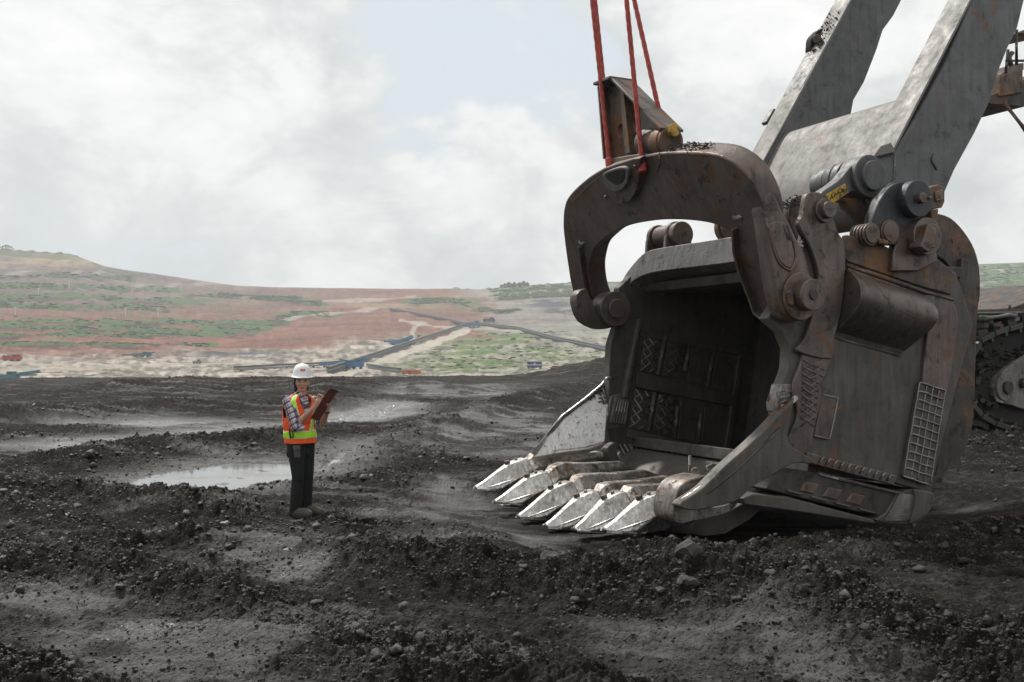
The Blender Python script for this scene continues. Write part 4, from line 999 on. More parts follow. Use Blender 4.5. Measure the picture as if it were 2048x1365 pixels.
# curved ribs and mesh at the foot of the far wall
for pts in ([(880,765),(822,800),(840,860),(880,905),(925,925),(960,920),(905,880),(880,830)], [(1060,785),(1120,800),(1122,870),(1145,935),(1110,940),(1075,890),(1055,830)]):
    sprism('curved_rib', pts, FO - .16, .14, m_dusty, root, crop=c4, k=3)
for (x0, x1, y0, y1) in ((890,1060,765,925),(1125,1300,800,945)):
    fplate([(x0,y0),(x1,y0+35),(x1,y1+15),(x0+45,y1-5)], .03, .03, 'mesh_plate', m_tread)
    for k in range(6):
        xx = x0 + (x1-x0)*k/6
        fbead((xx, y0 + 10), (min(x1, xx + 80), y1 - 10 if xx + 80 < x1 else y0 + (x1-xx)*1.6), .009, m_weld, 'mesh_bar', .035)
        fbead((min(x1, xx + 80), y0 + 20), (xx + 8, y1 - 20), .009, m_weld, 'mesh_bar', .035)
# far lip wing, bright and scoured
WN = (-WV + ZV * .62 - BV * .30).normalized(); WP = S(*c4(700, 700), FO - .08)
def wpt(X, Y, l=0.0): return on_plane(*c4(X, Y), WP, WN) + WN * l
fw = prism('lip_wing', [wpt(*q) for q in [(388,842),(430,790),(560,622),(700,515),(790,440),(830,388),(866,402),(862,470),(842,540),(818,640),(802,772),(720,802),(560,822),(400,850)]], -WN * .13, m_wing, root)
fw['label'] = 'bright scoured wing of the lip on the far side'
bead('wing_edge', [wpt(*q, .01) for q in ((395,835),(560,622),(700,515),(790,440),(826,392))], .030, m_pol, root, 8)
prism('wing_liner', [wpt(*q) for q in [(560,640),(820,560),(805,765),(700,795),(500,815)]], WN * .02, m_wing, root)
for a, b_ in [((775 + k*18, 470 - k*6), (800 + k*14, 545 - k*4)) for k in range(4)] + [((770, 490 + k*22), (850, 460 + k*26)) for k in range(3)]: bead('wing_bead', [wpt(*a, .012), wpt(*b_, .012)], .014, m_weld, root)
fplate([(818,388),(850,385),(850,402),(815,405)], .11, .05, 'wing_cap', m_pol)

# ---- lip, adapters and teeth
TT = [((950,970),(1050,945),(1082,922),(1195,912)), ((988,998),(1090,972),(1122,943),(1238,932)), ((1035,1027),(1140,993),(1168,966),(1288,950)),
      ((1090,1045),(1190,1012),(1218,984),(1330,962)), ((1147,1052),(1245,1015),(1272,990),(1385,972)), ((1207,1052),(1318,1020),(1345,995),(1440,985))]
OFFS = [3.55 - .576 * i for i in range(6)]
def loft(sections, cap=True):
    vs = [p for s in sections for p in s]; n = len(sections[0]); fs = []
    for i in range(len(sections) - 1):
        for k in range(n): fs.append((i*n+k, i*n+(k+1) % n, (i+1)*n+(k+1) % n, (i+1)*n+k))
    if cap: fs += [tuple(range(n - 1, -1, -1)), tuple(range((len(sections)-1)*n, len(sections)*n))]
    return vs, fs
def sec(c, u, w, h, lo=-.5, ridge=.32, ch=.12, bot=.64):
    """house shaped section: flat bottom, upright cheeks, narrow flat ridge"""
    s = WV
    return [c + s*(-w*bot/2) + u*(h*lo), c + s*(w*bot/2) + u*(h*lo), c + s*(w/2) + u*(h*ch), c + s*(w*ridge/2) + u*(h*.5), c - s*(w*ridge/2) + u*(h*.5), c + s*(-w/2) + u*(h*ch)]
lipA, lipB = [], []
for i, (T, J, H, E) in enumerate(TT):
    of = OFFS[i]; T, J, H, E = (S(*q, of) for q in (T, J, H, E))
    a = (J - T).normalized(); u = WV.cross(a); u = u if u.z > 0 else -u; L = (J - T).length
    # adapter: nose, humped shoulder, long shank running back over the lip
    e = (E - H).normalized(); ue = WV.cross(e); ue = ue if ue.z > 0 else -ue
    J2 = J + a * .02
    big = 1.25 if i == 5 else 1.0
    ss = [sec(J - a * .02 + u * .0, u, .30, .25), sec(J2 + a * .03, u, .37 * big, .33), sec(J * .5 + H * .5 + u * -.03, (u + ue).normalized(), .34 * big, .38, ridge=.5), sec(H - ue * .09, ue, .32 * big, .40, ridge=.5),
          sec(H * .55 + E * .45 - ue * .06, ue, .28 * big, .27, ridge=.5), sec(E - ue * .02, ue, .22 * big, .16, ridge=.5), sec(E + e * .30 - ue * .09, ue, .16 * big, .06)]
    vs, fs = loft(ss); ad = build('tooth_adapter', vs, fs, m_adap, root, .012, smooth_ang=22)
    # tooth cap: faceted wedge, flat under with a bright cutting edge
    base = J + a * .03
    st = [sec(base, u, .38, .36, ridge=.5), sec(base - a * L * .12, u, .38, .37, ridge=.45, ch=.05), sec(base - a * L * .36, u, .37, .33, ridge=.30, ch=-.05), sec(T + a * L * .42 - u * .02, u, .32, .23, lo=-.62, ridge=.20, ch=-.30),
          sec(T + a * L * .16 - u * .04, u, .23, .12, lo=-.6, ridge=.16, ch=-.42), sec(T - u * .035, u, .12, .035, ridge=.3)]
    vs, fs = loft(st); tooth = build('tooth', vs, fs, m_pol, ad, .014, smooth_ang=28)
    tooth['label'] = ['farthest tooth of the row', 'second tooth from the far end', 'third tooth from the far end', 'fourth tooth from the far end', 'tooth beside the nearest one', 'nearest tooth, by the near wing'][i]
    # dark patch giving a hollow's shade by colour, framed by its edge
    f0, f1, f2 = T + a * .10 - u * .05, T + a * L * .62 - u * .10, T + a * L * .66 + u * .02
    s_ = -WV
    tri = [T + a * L * .13 - u * .062 + s_ * .080, T + a * L * .60 - u * .150 + s_ * .124, T + a * L * .64 - u * .02 + s_ * .170]
    prism('tooth_hollow_shade', [p + s_ * .004 for p in tri], -s_ * .02, m_inner, ad, .003)
    vs, fs = tube_geo(tri + tri[:1], .010, 5); build('hollow_edge', vs, fs, m_pol, ad, smooth=True)
    cyl('tooth_pin', base - a * L * .36 + u * .10, base - a * L * .36 + u * .20, .035, m_steel, ad, seg=12, bevel=.004)
    cyl('lifting_eye', base - a * L * .18 + u * .16, base - a * L * .18 + u * .205, .02, m_weld, ad, seg=10, bevel=.003)
    for q in (-1, 1):
        vs, fs = tube_geo([T + WV * .06 * q - u * .045, T + a * L * .40 + WV * .17 * q - u * .12], .016, 6)
        build('cutting_edge', vs, fs, m_pol, ad, smooth=True)
    vs, fs = tube_geo([base - a * .005 + WV * .19 + u * q_ for q_ in (-.15, .0, .05)] , .012, 5)
    build('weld_bead', vs, fs, m_weld, ad, smooth=True)
    lipA.append((J * .35 + H * .65) - ue * .26); lipB.append(E - ue * .16)
# lip casting, curved under the adapters, and the floor behind it
lipA = [lipA[0] + WV * .3 + BV * .12] + lipA + [lipA[-1] - WV * .12 + BV * .15]; lipB = [lipB[0] + WV * .25] + lipB + [lipB[-1] - WV * .25]
FR = [Q(.25, -1.72, max(.05, min(3.45, (p - P0).dot(WV)))) for p in lipB]
vs, fs = loft([chaikin([A + BV*.08 - ZV*.10, A + ZV * .06, Bp, Fp, Fp - ZV * .16, Bp - ZV * .22], 1) for A, Bp, Fp in zip(lipA, lipB, FR)])
build('lip', vs, fs, m_dusty, root, .01, smooth_ang=40)
# shrouds between the adapters
for i in range(5):
    c = (lipA[i+1] + lipA[i+2]) / 2 + BV * .18 + ZV * .10
    vs, fs = loft([sec(c - BV * .22 - ZV * .02, ZV, .22, .16), sec(c, ZV, .25, .26, ridge=.6), sec(c + BV * .3 + ZV * .03, ZV, .22, .16, ridge=.6)])
    build('lip_shroud', vs, fs, m_steel, root, .02, smooth_ang=35)
# near corner casting under the wing
sprism('lip_corner', [(1200,1150),(1212,1080),(1245,1015),(1310,975),(1420,962),(1330,1060),(1240,1110),(1240,1140),(1420,1148),(1535,1118),(1540,1140),(1500,1180),(1300,1225),(1240,1238),(1205,1205)], .10, .34, m_semi, root, crop=c4, k=2)
cyl('lip_roll', S(*c4(1330, 935), .9), S(*c4(1330, 935), 1.15), .05, m_weld, root)
tube('lifting_loop', [S(*c4(*q), .6) for q in ((1395,930),(1398,908),(1425,895),(1455,900),(1462,920))], .018, m_weld, root)
tube('lip_bar', [S(*c4(*q), 1.3) for q in ((1298,840),(1298,950))], .016, m_weld, root)

# ---- the bail
AL = math.radians(27)
NV = BV * math.cos(AL) + ZV * math.sin(AL)
PB = Q(0, 0, .2) - NV * .14
def bail_pt(X, Y): return on_plane(*c1(X, Y), PB, NV)
outer = [(1125,1222),(1165,1195),(1140,1100),(1112,950),(1097,800),(1086,690),(1062,610),(1020,530),(975,478),(920,438),(860,413),(760,402),(600,405),(500,422),(400,447),(330,470),(230,530),(145,610),(118,670),(112,760),(122,860),(135,950),(152,1050),(185,1165),(215,1222),(250,1255),(285,1252)]
inner = [(300,1190),(258,1100),(240,1000),(248,925),(265,875),(300,838),(345,803),(420,765),(500,745),(620,732),(760,738),(860,758),(925,795),(952,850),(965,930),(990,990),(1038,1120),(1062,1180)]
pts = spline([Vector(q) for q in outer + inner], 4, True, (0, 1, 26, 27, 44))
bail = prism('bail', [bail_pt(*q) for q in pts], NV * .28, m_steel, root, .018, smooth_ang=35)
def bail_strip(name, px, w, h, mat=m_steel):
    P = [bail_pt(*q) for q in px]; vs, fs = [], []
    V, F = [], []
    for a, b_ in zip(P[:-1], P[1:]):
        d = (b_ - a); s = d.normalized().cross(NV)
        V, F = merge_geo([(V, F), box_geo((a + b_) / 2 - NV * h / 2, d * .52, s * w / 2, NV * h / 2)])
    return build(name, V, F, mat, root, .008)
bail_strip('bail_flange', [(202,856),(214,960),(236,1080),(256,1180)], .04, .06)
bail_strip('bail_flange', [(958,768),(964,880),(988,975),(1040,1110),(1062,1176),(1108,1212)], .03, .07)
bead('weld_bead', [bail_pt(*q) for q in ((190,838),(205,848),(218,842))], .02, m_weld, root)
bead('weld_bead', [bail_pt(*q) for q in ((945,722),(968,718),(985,724))], .024, m_weld, root)
bead('weld_bead', [bail_pt(*q) for q in ((1060,710),(1080,695),(1092,712))], .022, m_weld, root)
bead('weld_seam', [bail_pt(*q) for q in ((580,405),(584,450),(572,500))], .010, m_rusty, root)
bead('weld_seam', [bail_pt(*q) for q in ((310,505),(240,560),(165,640))], .008, m_inner, root)
# rope socket in the crown of the bail
C0 = bail_pt(428, 520)
def arc_pts(r, a0, a1, n): return [C0 + (WV * -1 * math.cos(a) + (ZV * math.cos(AL) - BV * math.sin(AL)) * math.sin(a)) * r for a in np.linspace(a0, a1, n)]
UB = (ZV * math.cos(AL) - BV * math.sin(AL))
prism('socket_plate', [bail_pt(*q) for q in ((330,470),(400,445),(480,420),(518,415),(512,500),(500,570),(470,622),(440,640),(400,636),(365,600),(345,540))], -NV * .09, m_steel, root)
prism('socket_ring', [bail_pt(*q) - NV * .09 for q in chaikin([Vector(q) for q in ((345,478),(470,440),(478,500),(460,550),(415,578),(375,560),(350,520))], 2)], -NV * .05, m_grey, root, .01)
prism('socket_bore', [bail_pt(*q) - NV * .141 for q in chaikin([Vector(q) for q in ((362,485),(462,452),(464,492),(446,528),(420,538),(392,522),(372,505))], 2)], -NV * .006, m_blackmud, root, 0)
for q in ((352,605),(435,625),(500,455)):
    cyl('socket_bolt', bail_pt(*q) - NV * .09, bail_pt(*q) - NV * .12, .022, m_steel, root, seg=8, bevel=.003)
# near leg cheek with its pin
cheek = [(146,290),(136,225),(142,165),(166,128),(192,132),(216,165),(250,235),(300,322),(340,410),(385,490),(412,600),(432,680),(442,760),(430,832),(392,880),(335,900),(272,872),(235,812),(206,690),(180,520),(160,400)]
sprism('bail_cheek', cheek, -.20, .19, m_steel, root, crop=c3, k=3, bevel=.03)
cheek_rim = [(60,60),(150,58),(205,130),(245,230),(300,320),(215,330),(148,288),(110,190)]
bead('cheek_bead', [S(*c3(*q), -.205) for q in ((152,292),(180,390),(210,500),(232,552),(268,585),(300,598),(325,545),(332,510),(322,440),(300,380),(282,330))], .012, m_rusty, root)
sprism('cheek_patch', [(172,320),(262,310),(300,400),(322,500),(320,540),(296,585),(240,545),(214,480),(190,400)], -.212, .02, m_steel, root, crop=c3, k=2)
bead('cheek_slot', [S(*c3(*q), -.214) for q in ((262,330),(285,410),(300,418),(292,350))], .010, m_inner, root)
p_ = S(*c3(352, 752), -.20)
prism('pin_washer', [p_ - WV * .0 + BV * q[0] + ZV * q[1] for q in [(math.cos(t_) * .22, math.sin(t_) * .24) for t_ in np.linspace(.5, 5.6, 20)]], -WV * .03, m_steel, root)
p_ = S(*c3(380, 745), -.22)
cyl('bail_pin', p_ - WV * .13, p_ + WV * .1, .155, m_steel, root); cyl('bail_pin_centre', p_ - WV * .15, p_ - WV * .12, .05, m_inner, root, seg=12, bevel=.004)
for k in range(4): cyl('pin_keeper', S(*c3(280 + 3*k, 735 + k*18), -.22) - WV * .05, S(*c3(280 + 3*k, 735 + k*18), -.22), .03, m_rusty, root, seg=8)
# far leg boss and pin
p_ = S(*c1(360, 1165), FO - .14)
cyl('bail_boss', p_ - WV * .05, p_ + WV * .2, .225, m_steel, root); cyl('bail_pin', p_ - WV * .10, p_ + WV * .1, .125, m_steel, root)
cyl('bail_boss', S(*c1(255, 1180), FO + .12) - WV * .02, S(*c1(255, 1180), FO + .12) + WV * .2, .16, m_steel, root)
sprism('bail_foot', [(178,1098),(225,1066),(262,1150),(300,1110),(345,1090),(400,1110),(408,1180),(380,1240),(330,1262),(280,1260),(215,1225),(185,1165)], FO - .08, .18, m_steel, root, crop=c1, k=2)
# mud heaped on the bail and the lug
def mud(name, pts, spread, n, r, seed):
    rng = np.random.default_rng(seed); V0, F0 = ico(1); VV, FF = [], []
    for k in range(n):
        c = pts[rng.integers(len(pts))] + Vector(rng.normal(0, 1, 3)) * spread
        VV.append(V0 * rng.uniform(.5, 1.2, (len(V0), 1)) * r * rng.uniform(.5, 1.4) * np.array([1, 1, .7]) + np.array(c) - np.array(root.location)); FF.append(F0 + k * len(V0))
    o = fast_mesh(name, np.concatenate(VV), np.concatenate(FF), m_blackmud, root, smooth=False); o['kind'] = 'stuff'
mp_ = [bail_pt(620 + 20 * k, 398) + NV * (.05 + .03 * (k % 5)) for k in range(9)] 
mud('mud_clods', mp_, .022, 260, .011, 1)
mud('mud_clods', [S(*c3(270 + 14 * k, 200 - 2 * k), .1 + .04 * k) for k in range(9)], .03, 220, .011, 2)
mud('mud_clods', [S(*c3(360 + 3 * k, 300 + 22 * k), -.02) for k in range(8)], .015, 130, .012, 3)
mud('mud_clods', [wpt(640 + 24 * k, 555 - 14 * k, .01) for k in range(9)], .02, 110, .012, 4)

# ================================================================ ROPES AND THEIR YOKE
m_yoke = steel('yoke_steel', (.13, .112, .098), rust_amt=.5, metal=.3, rough=.5)
EB = -.80                                                   # the yoke stands in the plane of the bail's crown
def yk(X, Y, b=EB): return on_plane(*c1(X, Y), P0 + BV * b, BV)
yoke = thing('rope_yoke', yk(430, 440), 'triangular rusty steel yoke standing on top of the bucket bail', 'rope yoke')
def plate_holes(name, px, holes, th, mat, parent, b):
    bm = bmesh.new(); loops = []
    for loop in [px] + holes:
        vsl = [bm.verts.new(yk(*q, b) - world_loc(parent)) for q in loop]
        loops.append([bm.edges.new((vsl[i], vsl[(i + 1) % len(vsl)])) for i in range(len(vsl))])
    bmesh.ops.triangle_fill(bm, use_beauty=True, edges=[e for l in loops for e in l])
    g = bmesh.ops.extrude_face_region(bm, geom=bm.faces[:])
    bmesh.ops.translate(bm, vec=BV * th, verts=[v for v in g['geom'] if isinstance(v, bmesh.types.BMVert)])
    bmesh.ops.recalc_face_normals(bm, faces=bm.faces)
    me = bpy.data.meshes.new(name); bm.to_mesh(me); bm.free(); return link_mesh(name, me, mat, parent)
def circ(cx, cy, rx, ry, n=18): return [(cx + rx * math.cos(2*math.pi*i/n), cy + ry * math.sin(2*math.pi*i/n)) for i in range(n)]
plate_holes('web_plate', [(332,95),(392,72),(628,300),(560,330),(505,370),(500,412),(345,438)], [circ(456,268,20,38), circ(392,295,13,34)], .10, m_yoke, yoke, EB)
def flange(name, pa, pb, w, th):
    a, b_ = yk(*pa), yk(*pb); d = b_ - a; n = d.normalized().cross(BV)
    return prism(name, [a - BV * w / 2, b_ - BV * w / 2, b_ + BV * w / 2, a + BV * w / 2], n * th, m_yoke, yoke, .006)
flange('top_flange', (395,55), (640,300), .30, .03)
flange('side_flange', (324,88), (352,440), .26, .03)
flange('cap_flange', (318,84), (400,52), .34, .035)
prism('stiffener', [yk(*q, EB - .10) for q in ((385,70),(402,75),(438,405),(414,410))], BV * .1, m_rusty, yoke, .006)
rp0 = yk(515, 358); rp1 = yk(640, 350)
cyl('roller', rp0, rp1, .155, m_yoke, yoke); cyl('roller_cap', rp1 - (rp1-rp0).normalized()*.20, rp1 - (rp1-rp0).normalized()*.05, .165, m_rusty, yoke)
my_, t, b = new_mat('yellow_paint'); pos = geo_pos(t)
t.links.new(ramp(t, noise(t, pos, 12, 6, .7), [(.38, (.05, .035, .02)), (.52, (.50, .30, .035))]), b.inputs['Base Color']); b.inputs['Roughness'].default_value = .55
pp = yk(632, 302); cyl('yellow_cap', pp - WV * .10, pp + WV * .12, .07, my_, yoke)
prism('base_plate', [yk(*q, EB - .15) for q in ((340,432),(505,405),(540,412),(520,440),(345,462))], BV * .40, m_yoke, yoke)

m_rope, t, b = new_mat('red_rope'); pos = geo_pos(t)
t.links.new(ramp(t, noise(t, pos, 16, 7, .7), [(.30, (.12, .016, .012)), (.5, (.36, .042, .030)), (.72, (.46, .10, .075))]), b.inputs['Base Color']); b.inputs['Roughness'].default_value = .6
bump(t, b, noise(t, pos, 60, 4, .6), .3, .01)
ROPES = [((1183,-10),(1219,326),EB-.16,'red hoist rope on the far left, in front of the yoke edge'),((1189,-10),(1221,300),EB+.22,'red hoist rope close behind the leftmost rope'),
         ((1252,-10),(1284,324),EB-.17,'red hoist rope hanging in front of the middle of the yoke'),((1266,-10),(1330,276),EB+.12,'slanting red hoist rope ending at the yellow cap')]
for a_px, b_px, eb, lb in ROPES:
    a = on_plane(*a_px, P0 + BV * eb, BV); b_ = on_plane(*b_px, P0 + BV * eb, BV); d = (b_ - a); top = a - d * .75; d = b_ - top; L = d.length
    rp = thing('hoist_rope', b_, lb, 'rope', 'red hoist ropes'); ax, s, u = frame_from(d)
    for st in range(4):
        n = int(L / .022); ph = st * math.pi / 2
        path = [top + d * (i / n) + (s * math.cos(ph + i * .022 / .085) + u * math.sin(ph + i * .022 / .085)) * .0140 for i in range(n + 1)]
        vs, fs = tube_geo(path, .0148, 6); build('strand', vs, fs, m_rope, rp, smooth=True)
    if eb < EB: cyl('rope_socket', b_ - d.normalized() * .05, b_ + d.normalized() * .12, .048, m_rope, rp, seg=14)

# ================================================================ THE DIPPER HANDLE
m_arm = steel('arm_plate', (.122, .122, .127), (.088, .087, .088), rust_amt=.12, metal=.22, rough=.45, mud=.12, scratch=.12)  # darkened to put the shade of the side faces into the colour
m_arm_lit = steel('arm_plate_lit', (.20, .186, .174), (.175, .163, .152), rust_amt=.10, metal=.0, rough=.55, scale=.8, mud=.06, scratch=.04)  # lighter copy of the arm steel, daylight put into the colour
handle = thing('dipper_handle', Q(2.0, 1.5, 2.0), 'pair of heavy grey steel arms joined by a thick cross tube above the bucket', 'dipper handle')
AD = (BV * 1.0 + ZV * 1.51).normalized()
def arm(near):
    o0 = .5 if near else 3.0
    q_ = (lambda X, Y: S(*c2(X, Y), o0))
    if near: sp = [(700,752),(840,520),(960,300),(1085,0)]; rp = [(1345,-20),(1308,135),(1262,230),(1222,330),(1188,440),(1170,500),(1100,648),(1000,830),(945,958),(880,1060),(760,1090),(640,1040),(560,1000),(520,860),(560,795),(600,772)]
    else: sp = [(60,815),(150,650),(270,400),(410,150),(492,0)]; rp = [(760,-20),(742,0),(702,78),(650,150),(622,240),(560,400),(508,490),(470,700),(300,900),(120,950)]
    P = [q_(*x) for x in sp]; R = [q_(*x) for x in rp]
    ext = AD * 2.6; P = P + [P[-1] + ext]; R = [R[0] + ext] + R
    w = .4
    nm = prism('arm_beam', P + R, WV * w, m_arm, handle, .03)
    f0 = [P[0], P[-1]]                                     # front cover plate, its lit tone put into the lighter colour
    nrm = (P[-1] - P[0]).normalized().cross(WV); nrm = nrm if nrm.dot(BV) < 0 else -nrm
    a = P[0] + nrm * .004; b_ = P[-1] + nrm * .004
    prism('front_plate', [a + WV * .0, b_ + WV * .0, b_ + WV * w, a + WV * w], nrm * .03, m_arm_lit, handle, .008)
arm(True); arm(False)
tp = [(2.47,2.56),(2.33,2.44),(2.08,2.04),(1.90,1.74),(1.82,1.52),(1.80,1.30),(1.87,1.12),(2.05,1.02),(2.40,1.05),(2.75,1.38),(2.92,1.9),(2.85,2.35),(2.66,2.56)]
tp = spline([Vector((q[0], q[1])) for q in tp], 4)
prism('cross_tube', [Q(q.x + .02, q.y, .9) for q in tp], WV * 2.1, m_arm_lit, handle, 0, 60)
# boss and pin where the yellow tagged link joins
p_ = S(*c2(590, 860), .30)
cyl('link_boss', p_, p_ + WV * .25, .235, m_arm, handle); cyl('link_pin', p_ - WV * .06, p_ + WV * .1, .165, m_arm, handle)
for k, r in ((.30, .22), (.42, .22), (.55, .2), (.68, .17)): cyl('boss_ring', p_ + WV * k, p_ + WV * (k + .10), r, m_arm, handle)
lk = sprism('pitch_link', [(350,940),(400,905),(450,865),(490,815),(540,790),(600,800),(640,860),(620,920),(570,940),(500,935),(480,945),(400,1000),(350,985)], .36, .16, m_arm, handle, crop=c2, k=2)
tg = sprism('painted_tag', [(370,950),(465,895),(482,940),(400,998)], .352, .012, my_, handle, crop=c2); tg['label'] = 'worn yellow painted patch on the link'
for pts in ([(392,972),(398,950),(404,968)],[(410,962),(414,942),(420,948),(414,952)],[(424,950),(430,932),(438,946)],[(444,942),(448,924),(458,922),(452,934),(462,934)]):
    bead('painted_mark', [S(*c2(*q), .349) for q in pts], .006, m_blackmud, handle, 4)
sprism('lower_strut', [(455,965),(520,965),(600,1040),(590,1110),(560,1095),(480,1000)], .42, .12, m_rusty, handle, crop=c2)
# lumps and fittings on the arms
sprism('rope_guide', [(298,215),(302,185),(322,160),(350,140),(385,150),(345,235),(300,262)], 3.30, .12, m_blackmud, handle, crop=c2, k=2)
cyl('guide_pin', S(*c2(325, 190), 3.2), S(*c2(325, 190), 3.5), .06, m_steel, handle)
prism('side_lug', [S(*c2(*q), 3.42) for q in ((80,595),(118,528),(130,535),(92,608))], WV * .12, m_arm, handle)
sprism('fillet_cap', [(640,712),(690,695),(712,742),(640,760),(600,768)], .46, .1, m_arm_lit, handle, crop=c2)
bead('weld_seam', [S(*c2(*q), .497) for q in ((705,755),(706,870),(690,890))], .014, m_arm, handle)
bead('weld_mark', [S(*c2(*q), .497) for q in ((898,752),(884,780),(910,830))], .012, m_steel, handle)
def arm_mud(name, pts, n, r, seed):
    rng = np.random.default_rng(seed); V0, F0 = ico(1); VV, FF = [], []
    for k in range(n):
        c = pts[rng.integers(len(pts))]; off = WV * (rng.uniform(-.15, .15) if n == 160 else rng.uniform(-.03, .03)) + AD * rng.normal(0, .10)
        VV.append(V0 * rng.uniform(.5, 1.2, (len(V0), 1)) * r * rng.uniform(.4, 1.5) + np.array(c + off) - np.array(handle.location)); FF.append(F0 + k * len(V0))
    o = fast_mesh(name, np.concatenate(VV), np.concatenate(FF), m_blackmud, handle, smooth=False); o['kind'] = 'stuff'
arm_mud('mud_clods', [S(*c2(*q), 3.2) - BV * .05 for q in ((330,240),(360,170),(400,110),(440,60),(470,20))], 160, .013, 9)

# ================================================================ THE REST OF THE SHOVEL, BEHIND
m_deck = steel('deck_steel', (.075, .068, .062), rust_amt=.4, metal=.2, rough=.6, mud=.3)
m_tf = steel('track_frame_plate', (.20, .19, .176), (.13, .123, .115), rust_amt=.1, metal=.1, rough=.7, mud=.3)
m_shoe = steel('track_shoe_steel', (.06, .056, .053), rust_amt=.12, metal=.35, rough=.45, mud=.35)
CO = 6.2
shovel = thing('mining_shovel', S(2030, 830, CO), 'dark crawler undercarriage and deck of the mining shovel behind the bucket', 'mining shovel')
def cS(X, Y, o=CO): return S(*c6(X, Y), o)
cw = cS(400, 1050); cr = 1.28
prism('track_frame', [cS(*q) for q in ((330,1150),(315,1050),(345,985),(430,905),(532,830),(900,700),(1400,700),(1400,1500),(532,1215))], WV * .25, m_tf, shovel, .03)
p_ = cS(390, 1060); cyl('idler_hub', p_ - WV * .06, p_ + WV * .2, .28, m_tf, shovel); cyl('idler_hub_cap', p_ - WV * .12, p_ + WV * .1, .13, m_shoe, shovel)
for q in ((345,1118),(372,1130),(432,1100)): cyl('hub_bolt', cS(*q) - WV * .05, cS(*q) + WV * .05, .035, m_shoe, shovel, seg=8)
cyl('frame_roller', cS(515, 1030) - WV * .1, cS(515, 1030) + WV * .2, .10, m_shoe, shovel)
cyl('track_idler', p_ + WV * .25, p_ + WV * 1.4, 1.0, m_shoe, shovel, seg=40)
bead('frame_edge', [cS(*q, CO - .02) for q in ((330,1150),(430,1180),(532,1215))], .03, m_weld, shovel)
loop = []
top_l = [cS(*q) for q in ((1500,560),(1100,560),(700,575),(520,604),(430,632),(340,655),(260,690),(195,735))]
b3 = [cS(*q) for q in ((120,860),(95,1000),(120,1150),(200,1260),(330,1330),(520,1380),(800,1450),(1500,1560))]
path = spline(top_l + b3, 6, False)
acc = [0]
for a, b_ in zip(path[:-1], path[1:]): acc.append(acc[-1] + (b_ - a).length)
dist = .12; i = 0
proto = None
while dist < acc[-1] - .1:
    while acc[i + 1] < dist: i += 1
    t_ = (dist - acc[i]) / (acc[i+1] - acc[i]); c = path[i].lerp(path[i+1], t_); d = (path[i+1] - path[i]).normalized(); n_ = d.cross(WV)
    if proto is None:
        vs, fs = merge_geo([box_geo((0,0,0), (.20,0,0), (0,.75,0), (0,0,.055)), box_geo((-.1,0,.085), (.035,0,0), (0,.75,0), (0,0,.05)), box_geo((.12,-.2,.07), (.05,0,0), (0,.25,0), (0,0,.03)), box_geo((0,-.55,-.11), (.13,0,0), (0,.12,0), (0,0,.07))])
        proto = build('track_shoe', [Vector(v) + shovel.location for v in vs], fs, m_shoe, shovel, .012); o = proto
    else:
        o = proto.copy(); COL.objects.link(o); o.parent = shovel
    R = Matrix((d, WV, -n_ if n_.z < 0 and False else n_)).transposed().to_4x4()
    if R.determinant() < 0: R = Matrix((d, WV, -n_)).transposed().to_4x4()
    o.matrix_local = Matrix.Translation(c + WV * .62 - shovel.location) @ R
    dist += .43
for k, (x, y) in enumerate(((190,760),(215,900),(205,1000),(200,1025),(235,1155),(225,950),(260,830),(280,1180))):
    cyl('link_pin', cS(x, y, CO - .12), cS(x, y, CO + .1), .05, m_shoe, shovel, seg=10)
rng = np.random.default_rng(12)
V0, F0 = ico(2); VV, FF = [], []
for k in range(150):
    X = rng.uniform(190, 420); Y = rng.uniform(720, 1300)
    if X > 330 and Y > 930: continue
    VV.append(V0 * rng.uniform(.45, 1.25, (len(V0), 1)) * rng.uniform(.02, .06) * np.array([1.4, 1.2, .7]) + np.array(cS(X, Y, CO + rng.uniform(-.01, .2)) - shovel.location)); FF.append(F0 + (len(VV) - 1) * len(V0))
for k in range(60):
    X = 430 + rng.uniform(0, 1) * 300; Y = 905 - (X - 430) * .70 + rng.uniform(-120, 5)
    VV.append(V0 * rng.uniform(.45, 1.25, (len(V0), 1)) * rng.uniform(.02, .06) * np.array([1.4, 1.2, .7]) + np.array(cS(X, Y, CO + rng.uniform(-.01, .2)) - shovel.location)); FF.append(F0 + (len(VV) - 1) * len(V0))
o = fast_mesh('track_mud', np.concatenate(VV), np.concatenate(FF), m_blackmud, shovel, smooth=False); o['kind'] = 'stuff'
prism('mud_cake', [cS(*q, CO + .12) for q in ((190,760),(260,705),(340,668),(520,618),(900,585),(1500,572),(1500,900),(900,760),(532,850),(345,990),(320,1060),(330,1160),(532,1225),(800,1330),(500,1365),(330,1310),(220,1240),(150,1140),(125,1000),(145,870))], WV * .9, m_blackmud, shovel, .02)
prism('deck_beam', [cS(*q) for q in ((150,500),(1500,480),(1500,560),(150,565))], WV * 4, m_deck, shovel, .02)
prism('lower_beam', [cS(*q, CO + .25) for q in ((150,585),(1500,575),(1500,640),(150,700))], WV * 3, m_deck, shovel, .02)
prism('deck_rail', [cS(*q, CO - .08) for q in ((150,520),(1500,500),(1500,512),(150,530))], WV * .06, m_tf, shovel, .004)
prism('deck_bracket', [cS(*q, CO - .14) for q in ((480,522),(512,518),(505,560),(500,582),(472,585))], WV * .05, m_tf, shovel, .008)
cyl('bracket_hole', cS(492, 540, CO - .146), cS(492, 540, CO - .13), .05, m_blackmud, shovel, seg=12, bevel=0)
